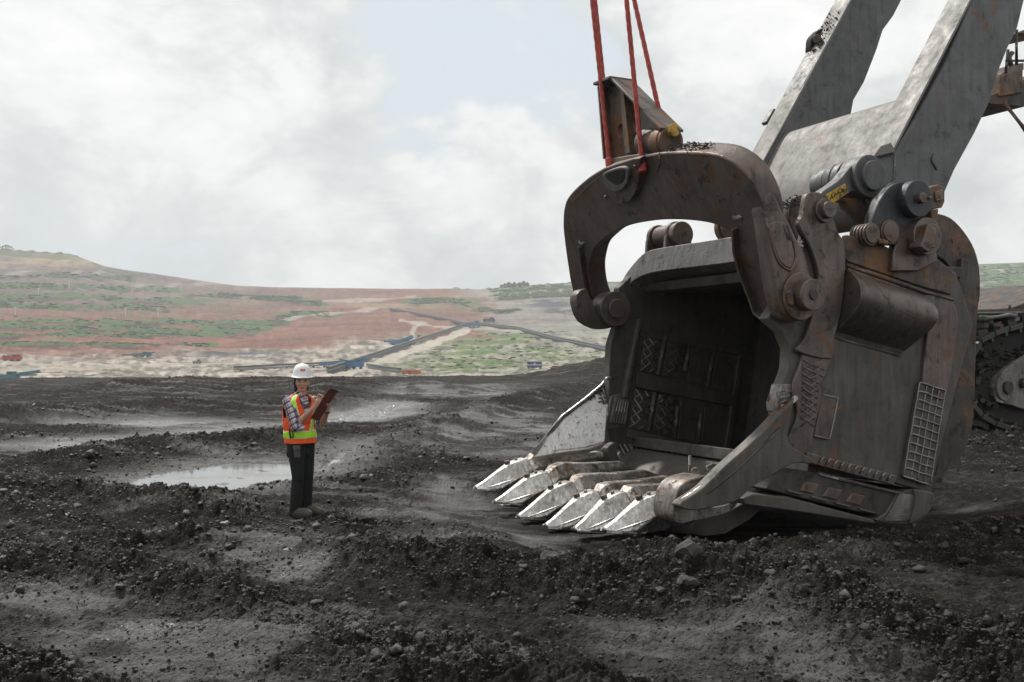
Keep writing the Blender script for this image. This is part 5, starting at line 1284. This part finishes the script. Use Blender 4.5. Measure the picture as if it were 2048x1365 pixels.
for (x, y, w, h) in ((265,615,20,22),(340,612,28,16),(300,590,16,18),(375,625,14,20)):
    prism('hydraulic_fitting', [cS(*q, CO - .1) for q in ((x-w,y-h),(x+w,y-h),(x+w,y+h),(x-w,y+h))], WV * .3, m_deck, shovel, .02)
tube('hose', [cS(*q, CO - .12) for q in ((205,585),(215,555),(290,560),(350,555),(420,540),(480,548))], .04, m_tf, shovel, 7)
tube('hose', [cS(*q, CO - .15) for q in ((200,560),(240,575),(330,560),(410,545))], .03, m_deck, shovel, 7)
prism('machinery_house', [cS(*q, CO + 3) for q in ((440,492),(532,455),(900,300),(1500,300),(1500,495))], WV * 5, m_deck, shovel, .03)
cyl('deck_post', cS(430, 495), cS(430, 470), .03, m_deck, shovel, seg=8)
# walkway at the top right
wk = thing('boom_walkway', S(2035, 190, 5.0), 'rusty boom walkway with a handrail at the top right edge', 'walkway')
def wS(x, y, o=5.0): return S(x, y, o)
prism('walkway_floor', [wS(*q) for q in ((1975,193),(2048,168),(2200,110),(2200,150),(2048,214),(1978,208))], WV * 2.2, m_deck, wk)
prism('walkway_box', [wS(*q, 4.95) for q in ((2000,152),(2046,138),(2046,185),(2000,193))], WV * .5, m_rusty, wk)
tube('handrail', [wS(*q) for q in ((2012,122),(2048,122),(2200,90))], .025, m_deck, wk, 6)
tube('handrail_post', [wS(2033, 60), wS(2033, 130)], .03, m_deck, wk, 6)
tube('handrail_post', [wS(2016, 100), wS(2010, 160)], .03, m_deck, wk, 6)
tube('valve_stem', [wS(2024, 106), wS(2018, 118), wS(2022, 132)], .05, m_steel, wk, 8)
prism('canopy_edge', [wS(*q) for q in ((2036,66),(2048,60),(2200,30),(2200,36),(2048,68))], WV * 1.5, m_rusty, wk)
tube('brace', [wS(2008, 206), wS(2052, 262), wS(2100, 322)], .045, m_rusty, wk, 8)
prism('sheave_guard', [wS(*q) for q in ((2000,150),(2030,128),(2048,126),(2048,140),(2010,158))], WV * .4, m_steel, wk)
# ================================================================ THE WORKER
FOOT = ground_pt(603, 1033)
WD0 = FOOT.y
def J(px, py, dy=0.0):
    return at_depth(px, py, WD0 + dy)
person = thing('person', Vector((FOOT.x, FOOT.y, 0)), 'worker in an orange vest and white hard hat writing on a maroon clipboard', 'person')
def capsule(a, ra, b_, rb, n=14):
    a, b_ = Vector(a), Vector(b_); d = b_ - a; ax, s, u = frame_from(d)
    prof = []
    for k in range(6): t_ = -math.pi/2 + k/5*math.pi/2; prof.append((a + ax * ra * math.sin(t_), max(.0005, ra * math.cos(t_))))
    for k in range(6): t_ = k/5*math.pi/2; prof.append((b_ + ax * rb * math.sin(t_), max(.0005, rb * math.cos(t_))))
    vs, fs = [], []
    for c, r in prof:
        for i in range(n): vs.append(c + (s*math.cos(2*math.pi*i/n) + u*math.sin(2*math.pi*i/n)) * r)
    for j in range(len(prof)-1):
        for i in range(n): fs.append((j*n+i, j*n+(i+1)%n, (j+1)*n+(i+1)%n, (j+1)*n+i))
    fs += [tuple(range(n)), tuple(range(len(vs)-1, len(vs)-n-1, -1))]
    return vs, fs
V_ICO, F_ICO = ico(3)
def ell(c, rx, ry, rz, ax=(1,0,0), ay=(0,1,0), az=(0,0,1)):
    c = Vector(c); ax, ay, az = Vector(ax), Vector(ay), Vector(az)
    return [c + ax*(v[0]*rx) + ay*(v[1]*ry) + az*(v[2]*rz) for v in V_ICO], [tuple(f) for f in F_ICO]
def fuse(name, prims, voxel, mat, parent, smooth_it=4, origin=None):
    """weld the pieces into one continuous skin"""
    vs, fs = merge_geo(prims); o = build(name + '_raw', vs, fs, mat, None)
    m = o.modifiers.new('r', 'REMESH'); m.mode = 'VOXEL'; m.voxel_size = voxel; m.use_smooth_shade = True
    m2 = o.modifiers.new('s', 'SMOOTH'); m2.iterations = smooth_it; m2.factor = .5
    dg = bpy.context.evaluated_depsgraph_get(); dg.update(); me = bpy.data.meshes.new_from_object(o.evaluated_get(dg)); me.name = name
    bpy.data.objects.remove(o)
    base = world_loc(parent); me.transform(Matrix.Translation(-base))
    for p in me.polygons: p.use_smooth = True
    me.materials.clear(); me.materials.append(mat)
    n = bpy.data.objects.new(name, me); COL.objects.link(n); n.parent = parent; return n

TF = Vector((.74, -.67, 0)).normalized(); TR = Vector((TF.y, -TF.x, 0))        # chest faces TF, her right side is TR
FD = Vector((.24, -.97, -.05)).normalized(); FR_ = Vector((FD.y, -FD.x, 0)).normalized(); FU = FR_.cross(FD)*-1
if FU.z < 0: FU = -FU
HC = J(604, 764)                                                                 # head centre
sh_r, sh_l = J(577, 803, -.10), J(627, 803, .12)
el_r, el_l = J(592, 851, -.20), J(645, 848, .02)
wr_r, wr_l = J(629, 815, -.27), J(654, 822, -.13)
hand_r, hand_l = J(636, 803, -.27), J(657, 806, -.16)
hip_r, hip_l = J(592, 892, -.07), J(612, 892, .07)
kn_r, kn_l = J(596, 952, -.09), J(615, 950, .06)
an_r, an_l = J(590, 1016, -.05), J(612, 1010, .10)
toe_d = Vector((.86, -.50, 0)).normalized()
m_skin, t, b = new_mat('skin'); pos = geo_pos(t)
t.links.new(ramp(t, noise(t, pos, 30, 4, .5), [(.3, (.42, .235, .16)), (.7, (.52, .31, .22))]), b.inputs['Base Color']); b.inputs['Roughness'].default_value = .5
b.inputs['Subsurface Weight'].default_value = .1; b.inputs['Subsurface Radius'].default_value = (.01, .004, .002)
def fingers(palm, fwd, side, nrm, curl, n=4):
    """four bent fingers of different lengths and a thumb from the palm's side"""
    out = []
    for k in range(n):
        L = (.030, .034, .032, .025)[k]; o_ = palm + fwd * .036 + side * (.027 - .018 * k)
        p1 = o_ + fwd * L * .9 + nrm * L * .25 * curl; p2 = p1 + fwd * L * (.6 - .5 * curl) + nrm * L * .7 * curl; p3 = p2 + fwd * L * (.35 - .6 * curl) + nrm * L * .4 * curl
        out += [capsule(o_, .0085, p1, .0082, 8), capsule(p1, .0082, p2, .0075, 8), capsule(p2, .0075, p3, .0065, 8)]
    t0 = palm - fwd * .02 + side * .03; t1 = t0 + side * .022 + fwd * .022 + nrm * .008; t2 = t1 + fwd * .028 + nrm * .016 * curl
    return out + [capsule(t0, .012, t1, .010, 8), capsule(t1, .010, t2, .008, 8)]
hr_f = (J(641, 794, -.26) - wr_r).normalized(); hl_f = (J(657, 798, -.16) - wr_l).normalized()
hs = Vector((0, 0, 1)) - hr_f * hr_f.z; hs.normalize(); hn = hr_f.cross(hs)
ls = Vector((0, -1, .2)); ls = (ls - hl_f * ls.dot(hl_f)).normalized(); ln = ls.cross(hl_f)
body = [ell(HC, .070, .088, .100, FR_, FD, FU), ell(HC + FD*.018 - FU*.058, .050, .058, .050, FR_, FD, FU), ell(HC + FD*.050 - FU*.085, .026, .026, .022, FR_, FD, FU),
        capsule(HC + FD*.082 + FU*.012, .009, HC + FD*.098 - FU*.026, .013, 10), ell(HC + FD*.090 - FU*.028, .017, .010, .009, FR_, FD, FU),
        ell(HC + FR_*.070 - FU*.012, .010, .02, .03, FR_, FD, FU), ell(HC - FR_*.070 - FU*.012, .010, .02, .03, FR_, FD, FU),
        ell(HC + FR_*.034 + FD*.062 - FU*.025, .022, .018, .018, FR_, FD, FU), ell(HC - FR_*.034 + FD*.062 - FU*.025, .022, .018, .018, FR_, FD, FU),
        ell(HC + FD*.080 + FU*.025, .05, .010, .010, FR_, FD, FU), ell(HC + FD*.076 - FU*.056, .024, .012, .009, FR_, FD, FU),
        capsule(HC - FU*.08 - FD*.01, .052, J(601, 797), .055), ell(J(601, 828), .15, .10, .17, TR, TF), ell(J(600, 870), .135, .095, .13, TR, TF),
        capsule(sh_r, .046, el_r, .038), capsule(sh_l, .046, el_l, .038), capsule(el_r, .039, wr_r, .026), capsule(el_l, .039, wr_l, .026),
        capsule(wr_r, .025, hand_r, .026), capsule(wr_l, .025, hand_l, .026), ell(hand_r, .040, .030, .016, hr_f, hs, hn), ell(hand_l, .040, .030, .016, hl_f, ls, ln),
        capsule(hip_r, .082, kn_r, .055), capsule(hip_l, .082, kn_l, .055), capsule(kn_r, .052, an_r, .036), capsule(kn_l, .052, an_l, .036),
        capsule(an_r, .034, an_r + toe_d*.10 - ZV*.06, .022), capsule(an_l, .034, an_l + toe_d*.10 - ZV*.05, .022)]
body += fingers(hand_r, hr_f, hs, hn, .75) + fingers(hand_l, hl_f, ls, ln, .55)
bd = fuse('body', body, .0055, m_skin, person, 2)
# face details
m_eye = plain('eye_dark', (.02, .015, .012), .25, bmp=0); m_eyew = plain('eye_white', (.62, .58, .54), .3, bmp=0); m_lip = plain('lips', (.34, .10, .085), .45, bmp=0); m_hair = plain('hair', (.016, .010, .008), .42, var=.6, scale=90, bmp=.4)
for sg in (1, -1):
    e = HC + FR_*.031*sg + FD*.0765 + FU*.006
    vs, fs = ell(e, .0145, .006, .0065, FR_, FD, FU); build('eye', vs, fs, m_eyew, bd, smooth=True)
    vs, fs = ell(e + FD*.003, .0065, .006, .0065, FR_, FD, FU); build('iris', vs, fs, m_eye, bd, smooth=True)
    tube('eyelid', [e + FR_*x*.001 + FU*(.0075 - abs(x)*.00022) + FD*(.006 - abs(x)*.0003) for x in (-15, -8, 0, 8, 15)], .0026, m_hair, bd, 5)
    tube('eyebrow', [HC + FR_*(.031*sg + x*.001) + FD*(.083 - abs(x)*.0002) + FU*(.026 - abs(x)*.0003) for x in (-17, -8, 0, 8, 17)], .0042, m_hair, bd, 6)
vs, fs = ell(HC + FD*.083 - FU*.053, .022, .007, .0045, FR_, FD, FU); build('lips', vs, fs, m_lip, bd, smooth=True)
vs, fs = ell(HC + FD*.083 - FU*.060, .018, .008, .0055, FR_, FD, FU); build('lips', vs, fs, m_lip, bd, smooth=True)
# hair: cap round the back and sides, falling to the collar
hair = [ell(HC - FD*.028 + FU*.012, .082, .080, .100, FR_, FD, FU)]
for k in range(9):
    a = math.radians(100 + k * 20 + 10); r0 = Vector(FR_*math.cos(a-math.pi/2)*.077) + Vector(FD*math.sin(a-math.pi/2)*-.077)
for k in range(11):
    a = math.radians(-12 + k * 16); d_ = FR_*math.cos(a) - FD*math.sin(a)
    top = HC - FD*.01 + d_*.072 + FU*.02; bot = HC - FD*.015 + d_*.066 - FU*(.098 + .010*math.sin(k*2.3)) 
    if k in (0,): bot = HC + d_*.072 - FU*.085 + FD*.0
    hair.append(capsule(top, .020, bot, .013, 8))
fringe = [capsule(HC + FD*.078 + FR_*x + FU*.062, .013, HC + FD*.088 + FR_*(x + .012) + FU*.036, .007, 8) for x in (-.052, -.03, -.008, .018, .042)]
fuse('hair', hair + fringe, .005, m_hair, bd, 1)
# hard hat
m_hat, t, b = new_mat('hard_hat_shell'); b.inputs['Base Color'].default_value = (.82, .82, .80, 1); b.inputs['Roughness'].default_value = .32
HB = HC + FU*.066 - FD*.008; vs, fs = [], []; nr, na = 14, 48
prof = [(0, .130), (.026, .128), (.050, .120), (.071, .104), (.086, .080), (.095, .050), (.100, .018), (.102, .0), (.104, -.004)]
for r, z in prof:
    for i in range(na):
        a = 2*math.pi*i/na; vs.append(HB + FR_*math.cos(a)*max(r, .001)*.98 + FD*math.sin(a)*max(r, .001)*1.12 + FU*z)
brim = []
for r_add, dz in ((.010, -.008), (.030, -.013), (.031, -.017), (.010, -.014), (-.006, -.012)):
    for i in range(na):
        a = 2*math.pi*i/na; f_ = .35 + .65*max(0, math.sin(a))**1.5; r = .102 + r_add*f_*1.25
        vs.append(HB + FR_*math.cos(a)*r*.98 + FD*math.sin(a)*r*1.12 + FU*(dz + .006*(1 - max(0, math.sin(a)))))
rows = len(prof) + 5
for j in range(rows-1):
    for i in range(na): fs.append((j*na+i, j*na+(i+1)%na, (j+1)*na+(i+1)%na, (j+1)*na+i))
fs.append(tuple(range(na)))
hat = build('hard_hat', vs, fs, m_hat, person, smooth_ang=45)
vs, fs = tube_geo([HB + FD*(.104*math.sin(a)) + FU*(.131*math.cos(a)*.995) for a in np.linspace(-1.1, 1.1, 14)], .009, 8); build('hat_ridge', vs, fs, m_hat, hat, smooth=True)
m_badge = plain('red_badge', (.55, .03, .03), .5, bmp=0)
bc = HB + FU*.066; V = []
for j in range(2):
    for i in range(6):
        x = -.026 + i*.0104 + .004; z = (-.011, .011)[j]
        V.append(bc + FR_*-x + FD*(.1035 + (-.020*abs(x/.03)**2*.3) - z*.55) + FU*z)
F = [(i, i+1, 7+i, 6+i) for i in range(5)]
bg_ = build('badge', V + [v - FD*.006 for v in V], F + [tuple(reversed([q + 12 for q in f])) for f in F] + [(0,6,18,12),(5,17,23,11)], m_badge, hat)
for x in (-.016, -.006, .005, .015): 
    vs, fs = box_geo(bc - FR_*(x+.004) + FD*(.1045), FR_*.0032, FD*.001, FU*.005); build('badge_letter', vs, fs, plain('badge_white', (.7, .6, .58), .5, bmp=0), hat)
# plaid shirt
m_shirt, t, b = new_mat('plaid_shirt'); pos = geo_pos(t); rotm = N(t, 'ShaderNodeMapping'); rotm.inputs['Rotation'].default_value = (.2, .5, .75); t.links.new(pos, rotm.inputs[0])
sp_ = N(t, 'ShaderNodeSeparateXYZ'); t.links.new(rotm.outputs[0], sp_.inputs[0])
def band(axis, period, ph, lo, hi):
    f_ = math_node(t, 'FRACT', math_node(t, 'ADD', math_node(t, 'DIVIDE', sp_.outputs[axis], period), ph))
    return math_node(t, 'MULTIPLY', math_node(t, 'GREATER_THAN', f_, lo), math_node(t, 'LESS_THAN', f_, hi))
c = (.55, .54, .56)
for ax, ph in ((0, .1), (2, .3)):
    c = mixc(t, math_node(t, 'MULTIPLY', band(ax, .062, ph, .0, .36), .78), c, (.022, .032, .085))
    c = mixc(t, math_node(t, 'MULTIPLY', band(ax, .062, ph, .52, .66), .65), c, (.34, .04, .06))
t.links.new(c, b.inputs['Base Color']); b.inputs['Roughness'].default_value = .9; b.inputs['Specular IOR Level'].default_value = .2
bump(t, b, noise(t, pos, 28, 4, .6), .5, .02)
shirt = [ell(J(600, 826), .165, .112, .17, TR, TF), ell(J(600, 862), .155, .11, .10, TR, TF), capsule(J(600, 800), .095, J(600, 806), .11), capsule(sh_r, .064, el_r + (sh_r-el_r)*.06, .060), capsule(sh_l, .062, el_l + (sh_l-el_l)*.12, .058),
         capsule(el_r + (sh_r - el_r)*.05 - (sh_r - el_r).normalized()*.02, .060, el_r + (wr_r - el_r)*.10, .056), capsule(el_r + TF*-.02 + ZV*-.02, .05, el_r + TF*.10 - ZV*.022, .035),
         capsule(J(590, 797, -.06), .05, J(612, 797, .06), .05), capsule(J(601, 792), .062, J(601, 796), .07)]
so = fuse('shirt', shirt, .006, m_shirt, person, 2)
for sg in (1, -1):
    n0 = J(601, 789) + TR*.05*sg + TF*.02
    prism('collar', [n0 + TR*.012*sg + ZV*.022 - TF*.03, n0 + TF*.045 + ZV*.004 - TR*.02*sg, n0 + TF*.062 - ZV*.038 + TR*.008*sg, n0 + TR*.032*sg - ZV*.022 + TF*.012], TF*.006 + ZV*.006, m_shirt, so, .002)
tube('cuff', [el_r + (wr_r - el_r)*.12 + (ZV*math.cos(a) + (wr_r-el_r).normalized().cross(ZV)*math.sin(a))*.052 for a in np.linspace(0, 6.28, 16)], .012, m_shirt, so, 8)
# high visibility vest
m_vest, t, b = new_mat('orange_vest'); pos = geo_pos(t)
t.links.new(ramp(t, noise(t, pos, 9, 4, .6), [(.3, (.80, .075, .014)), (.7, (.98, .145, .035))]), b.inputs['Base Color']); b.inputs['Roughness'].default_value = .75
bump(t, b, noise(t, pos, 13, 4, .55), .9, .04)
m_lime = plain('lime_tape', (.42, .88, .03), .5, var=.1, bmp=.1); m_silver = plain('pale_tape', (.80, .74, .34), .35, var=.1, bmp=.1)
rings = [(789,601,.082,.070),(794,600,.135,.092),(801,599.5,.176,.112),(812,599,.186,.124),(826,598.5,.182,.128),(842,598,.176,.126),(856,598.5,.172,.124),(868,600,.172,.126),(878,601,.175,.128),(886,601.5,.177,.130)]
NA = 96; R2 = []
rr = np.array([[q[0], q[1], q[2], q[3]] for q in rings], float); tt = np.linspace(789, 886, 66)
vv, ff, meta = [], [], []
for py in tt:
    cx, ra, rb_ = (np.interp(py, rr[:, 0], rr[:, k]) for k in (1, 2, 3)); c = J(cx, py)
    for i in range(NA):
        a = 2*math.pi*i/NA; ca, sa = math.cos(a), math.sin(a); pw = .86
        wr = 1 + .012*math.sin(py*.35 + i*.4) + .010*math.sin(i*.9 + py*.12)
        vv.append(c + TR*(ra*wr*abs(ca)**pw*(1 if ca >= 0 else -1)) + TF*(rb_*wr*abs(sa)**pw*(1 if sa >= 0 else -1)))
        meta.append((py, a))
def to_px(p):
    d = p - CAM; c_, s_ = math.cos(PITCH), math.sin(PITCH); dep = d.y*c_ + d.z*s_; up = -d.y*s_ + d.z*c_
    return 1024 + FPX*d.x/dep, 682.5 - FPX*up/dep
def side_dist(ang, py, sg):      # tape line over the chest, on the side sg (1 = her right)
    u_ = (py - 786)/70.0
    target = math.pi/2 - sg*(.98 - .62*min(1, max(0, u_))**1.0) if py < 858 else math.pi/2 - sg*.36
    return (ang - target)
keep, lime, pale = [], [], []
for j in range(len(tt)-1):
    for i in range(NA):
        f_ = (j*NA+i, j*NA+(i+1)%NA, (j+1)*NA+(i+1)%NA, (j+1)*NA+i); py = tt[j] + .7; a = 2*math.pi*(i+.5)/NA
        vee = (py - 786) < 40 and abs(a - math.pi/2) < .58*(1 - (py - 786)/40)**.8 + .02
        if vee or (py < 789.5): continue
        armh = False
        for sgn, sh in ((0, sh_r), (math.pi, sh_l)):
            da = abs((a - sgn + math.pi) % (2*math.pi) - math.pi)
            if (da/.50)**2 + ((py - 817)/18)**2 < 1: armh = True
        if armh: continue
        keep.append(f_)
        if 861 <= py <= 876:
            (lime if 864 <= py <= 874.5 else pale).append(f_)
        elif py < 862:
            dd = min(abs(side_dist(a, py, 1)), abs(side_dist(a, py, -1)))
            r_ = .15
            if dd < .105: lime.append(f_)
            elif dd < .20: pale.append(f_)
def sub(name, faces, mat, parent, lift, th):
    idx = sorted({q for f in faces for q in f}); mp_ = {q: k for k, q in enumerate(idx)}
    cen = lambda q: J(np.interp(meta[q][0], rr[:, 0], rr[:, 1]), meta[q][0])
    vs = []
    for q in idx:
        n_ = (vv[q] - cen(q)); n_.z = 0; vs.append(vv[q] + n_.normalized()*lift)
    o = build(name, vs, [tuple(mp_[q] for q in f) for f in faces], mat, parent, smooth=True)
    m = o.modifiers.new('thick', 'SOLIDIFY'); m.thickness = th; m.offset = 0; return o
vest = sub('safety_vest', keep, m_vest, person, 0, .008)
sub('lime_tape', lime, m_lime, vest, .007, .004); sub('pale_tape', pale, m_silver, vest, .0065, .004)
# trousers, boots, pouch
m_tr = plain('black_trousers', (.015, .0155, .0157), .8, var=.5, scale=9, bmp=1.0, spec=.3)
trs = [ell(J(601, 886), .150, .105, .085, TR, TF), ell(J(598, 905), .148, .110, .10, TR, TF), capsule(hip_r, .096, kn_r, .066), capsule(hip_l, .096, kn_l, .066), capsule(kn_r, .064, an_r - ZV*.03, .062), capsule(kn_l, .064, an_l - ZV*.03, .062),
       ell(kn_r + TF*.006, .064, .066, .11), ell(an_r + ZV*.02, .06, .06, .03), ell(an_l + ZV*.02, .06, .06, .03)]
for k in range(7):
    q = kn_r.lerp(an_r, .15 + .12*k); trs.append(ell(q + Vector((.012*math.sin(k*2.1), 0, 0)), .066 - .004*k*.5, .066, .014))
fuse('trousers', trs, .007, m_tr, person, 3)
m_boot = plain('muddy_boot', (.080, .071, .062), .85, var=.5, scale=18, bmp=.6); m_sole = plain('boot_sole', (.03, .028, .025), .9)
for an in (an_r, an_l):
    z0 = .0; hl = Vector((an.x, an.y, z0))
    o = fuse('boot', [capsule(an + ZV*.05, .056, hl + ZV*.06, .060), capsule(hl + ZV*.055 - toe_d*.03, .050, hl + ZV*.055 + toe_d*.14, .052), ell(hl + ZV*.05 + toe_d*.17, .062, .052, .046, toe_d, toe_d.cross(ZV), ZV)], .006, m_boot, person, 3)
    sd = toe_d.cross(ZV)
    prism('sole', [hl + toe_d*(.085 + .15*math.cos(a)) + sd*(.052*math.sin(a)) + ZV*.002 for a in np.linspace(0, 2*math.pi, 20, endpoint=False)], ZV*.026, m_sole, o, .006)
pc = J(594, 904, -.17)
pouch = box('belt_pouch', pc, TR*.03 + TF*.0, TF*.022, ZV*.062 - TF*.01, plain('grey_pouch', (.07, .07, .066), .8, bmp=.4), person, .012)
box('pouch_flap', pc + TR*.004 + ZV*.042, TR*.033, TF*.026, ZV*.022, plain('pouch_flap_cloth', (.10, .10, .094), .8, bmp=.4), pouch, .008)
tube('belt_clip', [J(580, 858, -.19), J(579, 866, -.19), J(582, 877, -.185)], .010, m_hair, vest, 6)
tube('belt_clip', [J(584, 860, -.19), J(586, 868, -.19), J(586, 876, -.185)], .007, m_hair, vest, 6)
# wrist watch, clipboard and pen
wd_ = (hand_l - wr_l).normalized(); wa, ws, wu = frame_from(wd_)
tube('wrist_watch', [wr_l - wd_*.012 + (ws*math.cos(a) + wu*math.sin(a))*.031 for a in np.linspace(0, 6.28, 18)], .0085, m_eye, person, 7)
m_clip, t, b = new_mat('maroon_board'); b.inputs['Base Color'].default_value = (.125, .026, .022, 1); b.inputs['Roughness'].default_value = .45
bl, bt = J(630, 840, -.25), J(665, 783, -.24)
La = (bt - bl); Lu = La.normalized(); Wa = Vector((.45, .86, .0)); Wa = (Wa - Lu*Wa.dot(Lu)).normalized(); Nb = Lu.cross(Wa)
cb = thing('clipboard', (bl + bt)/2, 'maroon clipboard held up in front of the worker', 'clipboard')
def bp(u, v, n=0): return bl + La*u + Wa*(.085*v) + Nb*n
prism('board', [bp(*q) for q in ((.02,-1),(.98,-1),(1,-.92),(1,.92),(.98,1),(.02,1),(0,.92),(0,-.92))], Nb*.006, m_clip, cb, .001)
pn = Nb if Nb.dot(HC - bl) > 0 else -Nb
prism('paper', [bl + La*u + Wa*(.075*v) + pn*(.008 if pn is Nb else .002) for u, v in ((.03,-1),(.93,-1),(.93,1),(.03,1))], pn*.002, plain('paper', (.78, .77, .74), .8, bmp=0), cb, 0)
box('clip', bp(.96, 0, .003) + pn*.008, Wa*.05, Lu*.016, pn*.008, plain('clip_metal', (.5, .45, .43), .3, .9), cb, .003)
prism('cover_flap', [bp(*q) for q in ((1.0,-1),(1.0,1))] + [bp(1.0,1) + Vector((.03,.0,.010)), bp(1.0,-1) + Vector((.03,.0,.010))], Vector((0,0,.004)), m_clip, cb, .001)
pen = thing('pen', hand_r, 'dark pen held in the right hand of the worker', 'pen')
tip = hand_r + hr_f*.05 - ZV*.035
tube('barrel', [tip, hand_r + hr_f*.02 + ZV*.06 - TF*.02], .0055, m_eye, pen, 8)
vs, fs = tube_geo([tip, tip + (tip - hand_r).normalized()*.012], lambda i: (.005, .001)[i], 8); build('nib', vs, fs, m_silver, pen)
# ================================================================ PALE STONES IN THE MUD
m_stone = plain('pale_stone', (.30, .265, .225), .85, var=.4, scale=30, bmp=.5)
STN = [(578,1126,22,'flat pale stone in front of the worker, on the near mud'),(268,1092,26,'pale flat stone at the left below the puddle'),(118,1046,36,'long pale flat stone on the mud at the left edge'),(325,1142,26,'pale split stone at the left in the near mud'),
       (208,1290,22,'light stone on the grey flat mud at the lower left'),(835,1167,10,'small pale stone on the middle of the foreground berm'),(1185,1152,14,'pale stone on the berm below the teeth'),(452,1060,20,'dull stone left of the foreground berm'),
       (1378,1196,62,'big dark lump of coal rock on the berm at the right'),(1372,1222,44,'dark coal rock below the big lump'),(1100,1172,46,'upright dark coal rock on the berm below the teeth'),(430,1182,20,'small dark rock on the left foreground mud')]
for k, (px, py, w, lb) in enumerate(STN):
    g = ground_pt(px, py); z = float(ground_h(g.x, g.y)[0]); r = w / 2 / FPX * g.y; rng = np.random.default_rng(50 + k); dk = 'dark' in lb
    V0, F0 = ico(2); sc = np.array([1, .8, .75 if dk else .30]) * r
    P = V0 * (1 + .25*np.sin(V0[:, :1]*5 + k) * rng.uniform(.4, 1) + rng.uniform(-.10, .10, (len(V0), 1))) * sc
    o = build('rock' if dk else 'stone', [Vector(p) + Vector((g.x, g.y, z + r*(.25 if dk else .10))) for p in P], [tuple(f) for f in F0], m_clod if dk else m_stone, None, origin=(g.x, g.y, z))
    tag(o, lb, 'rock' if dk else 'stone')
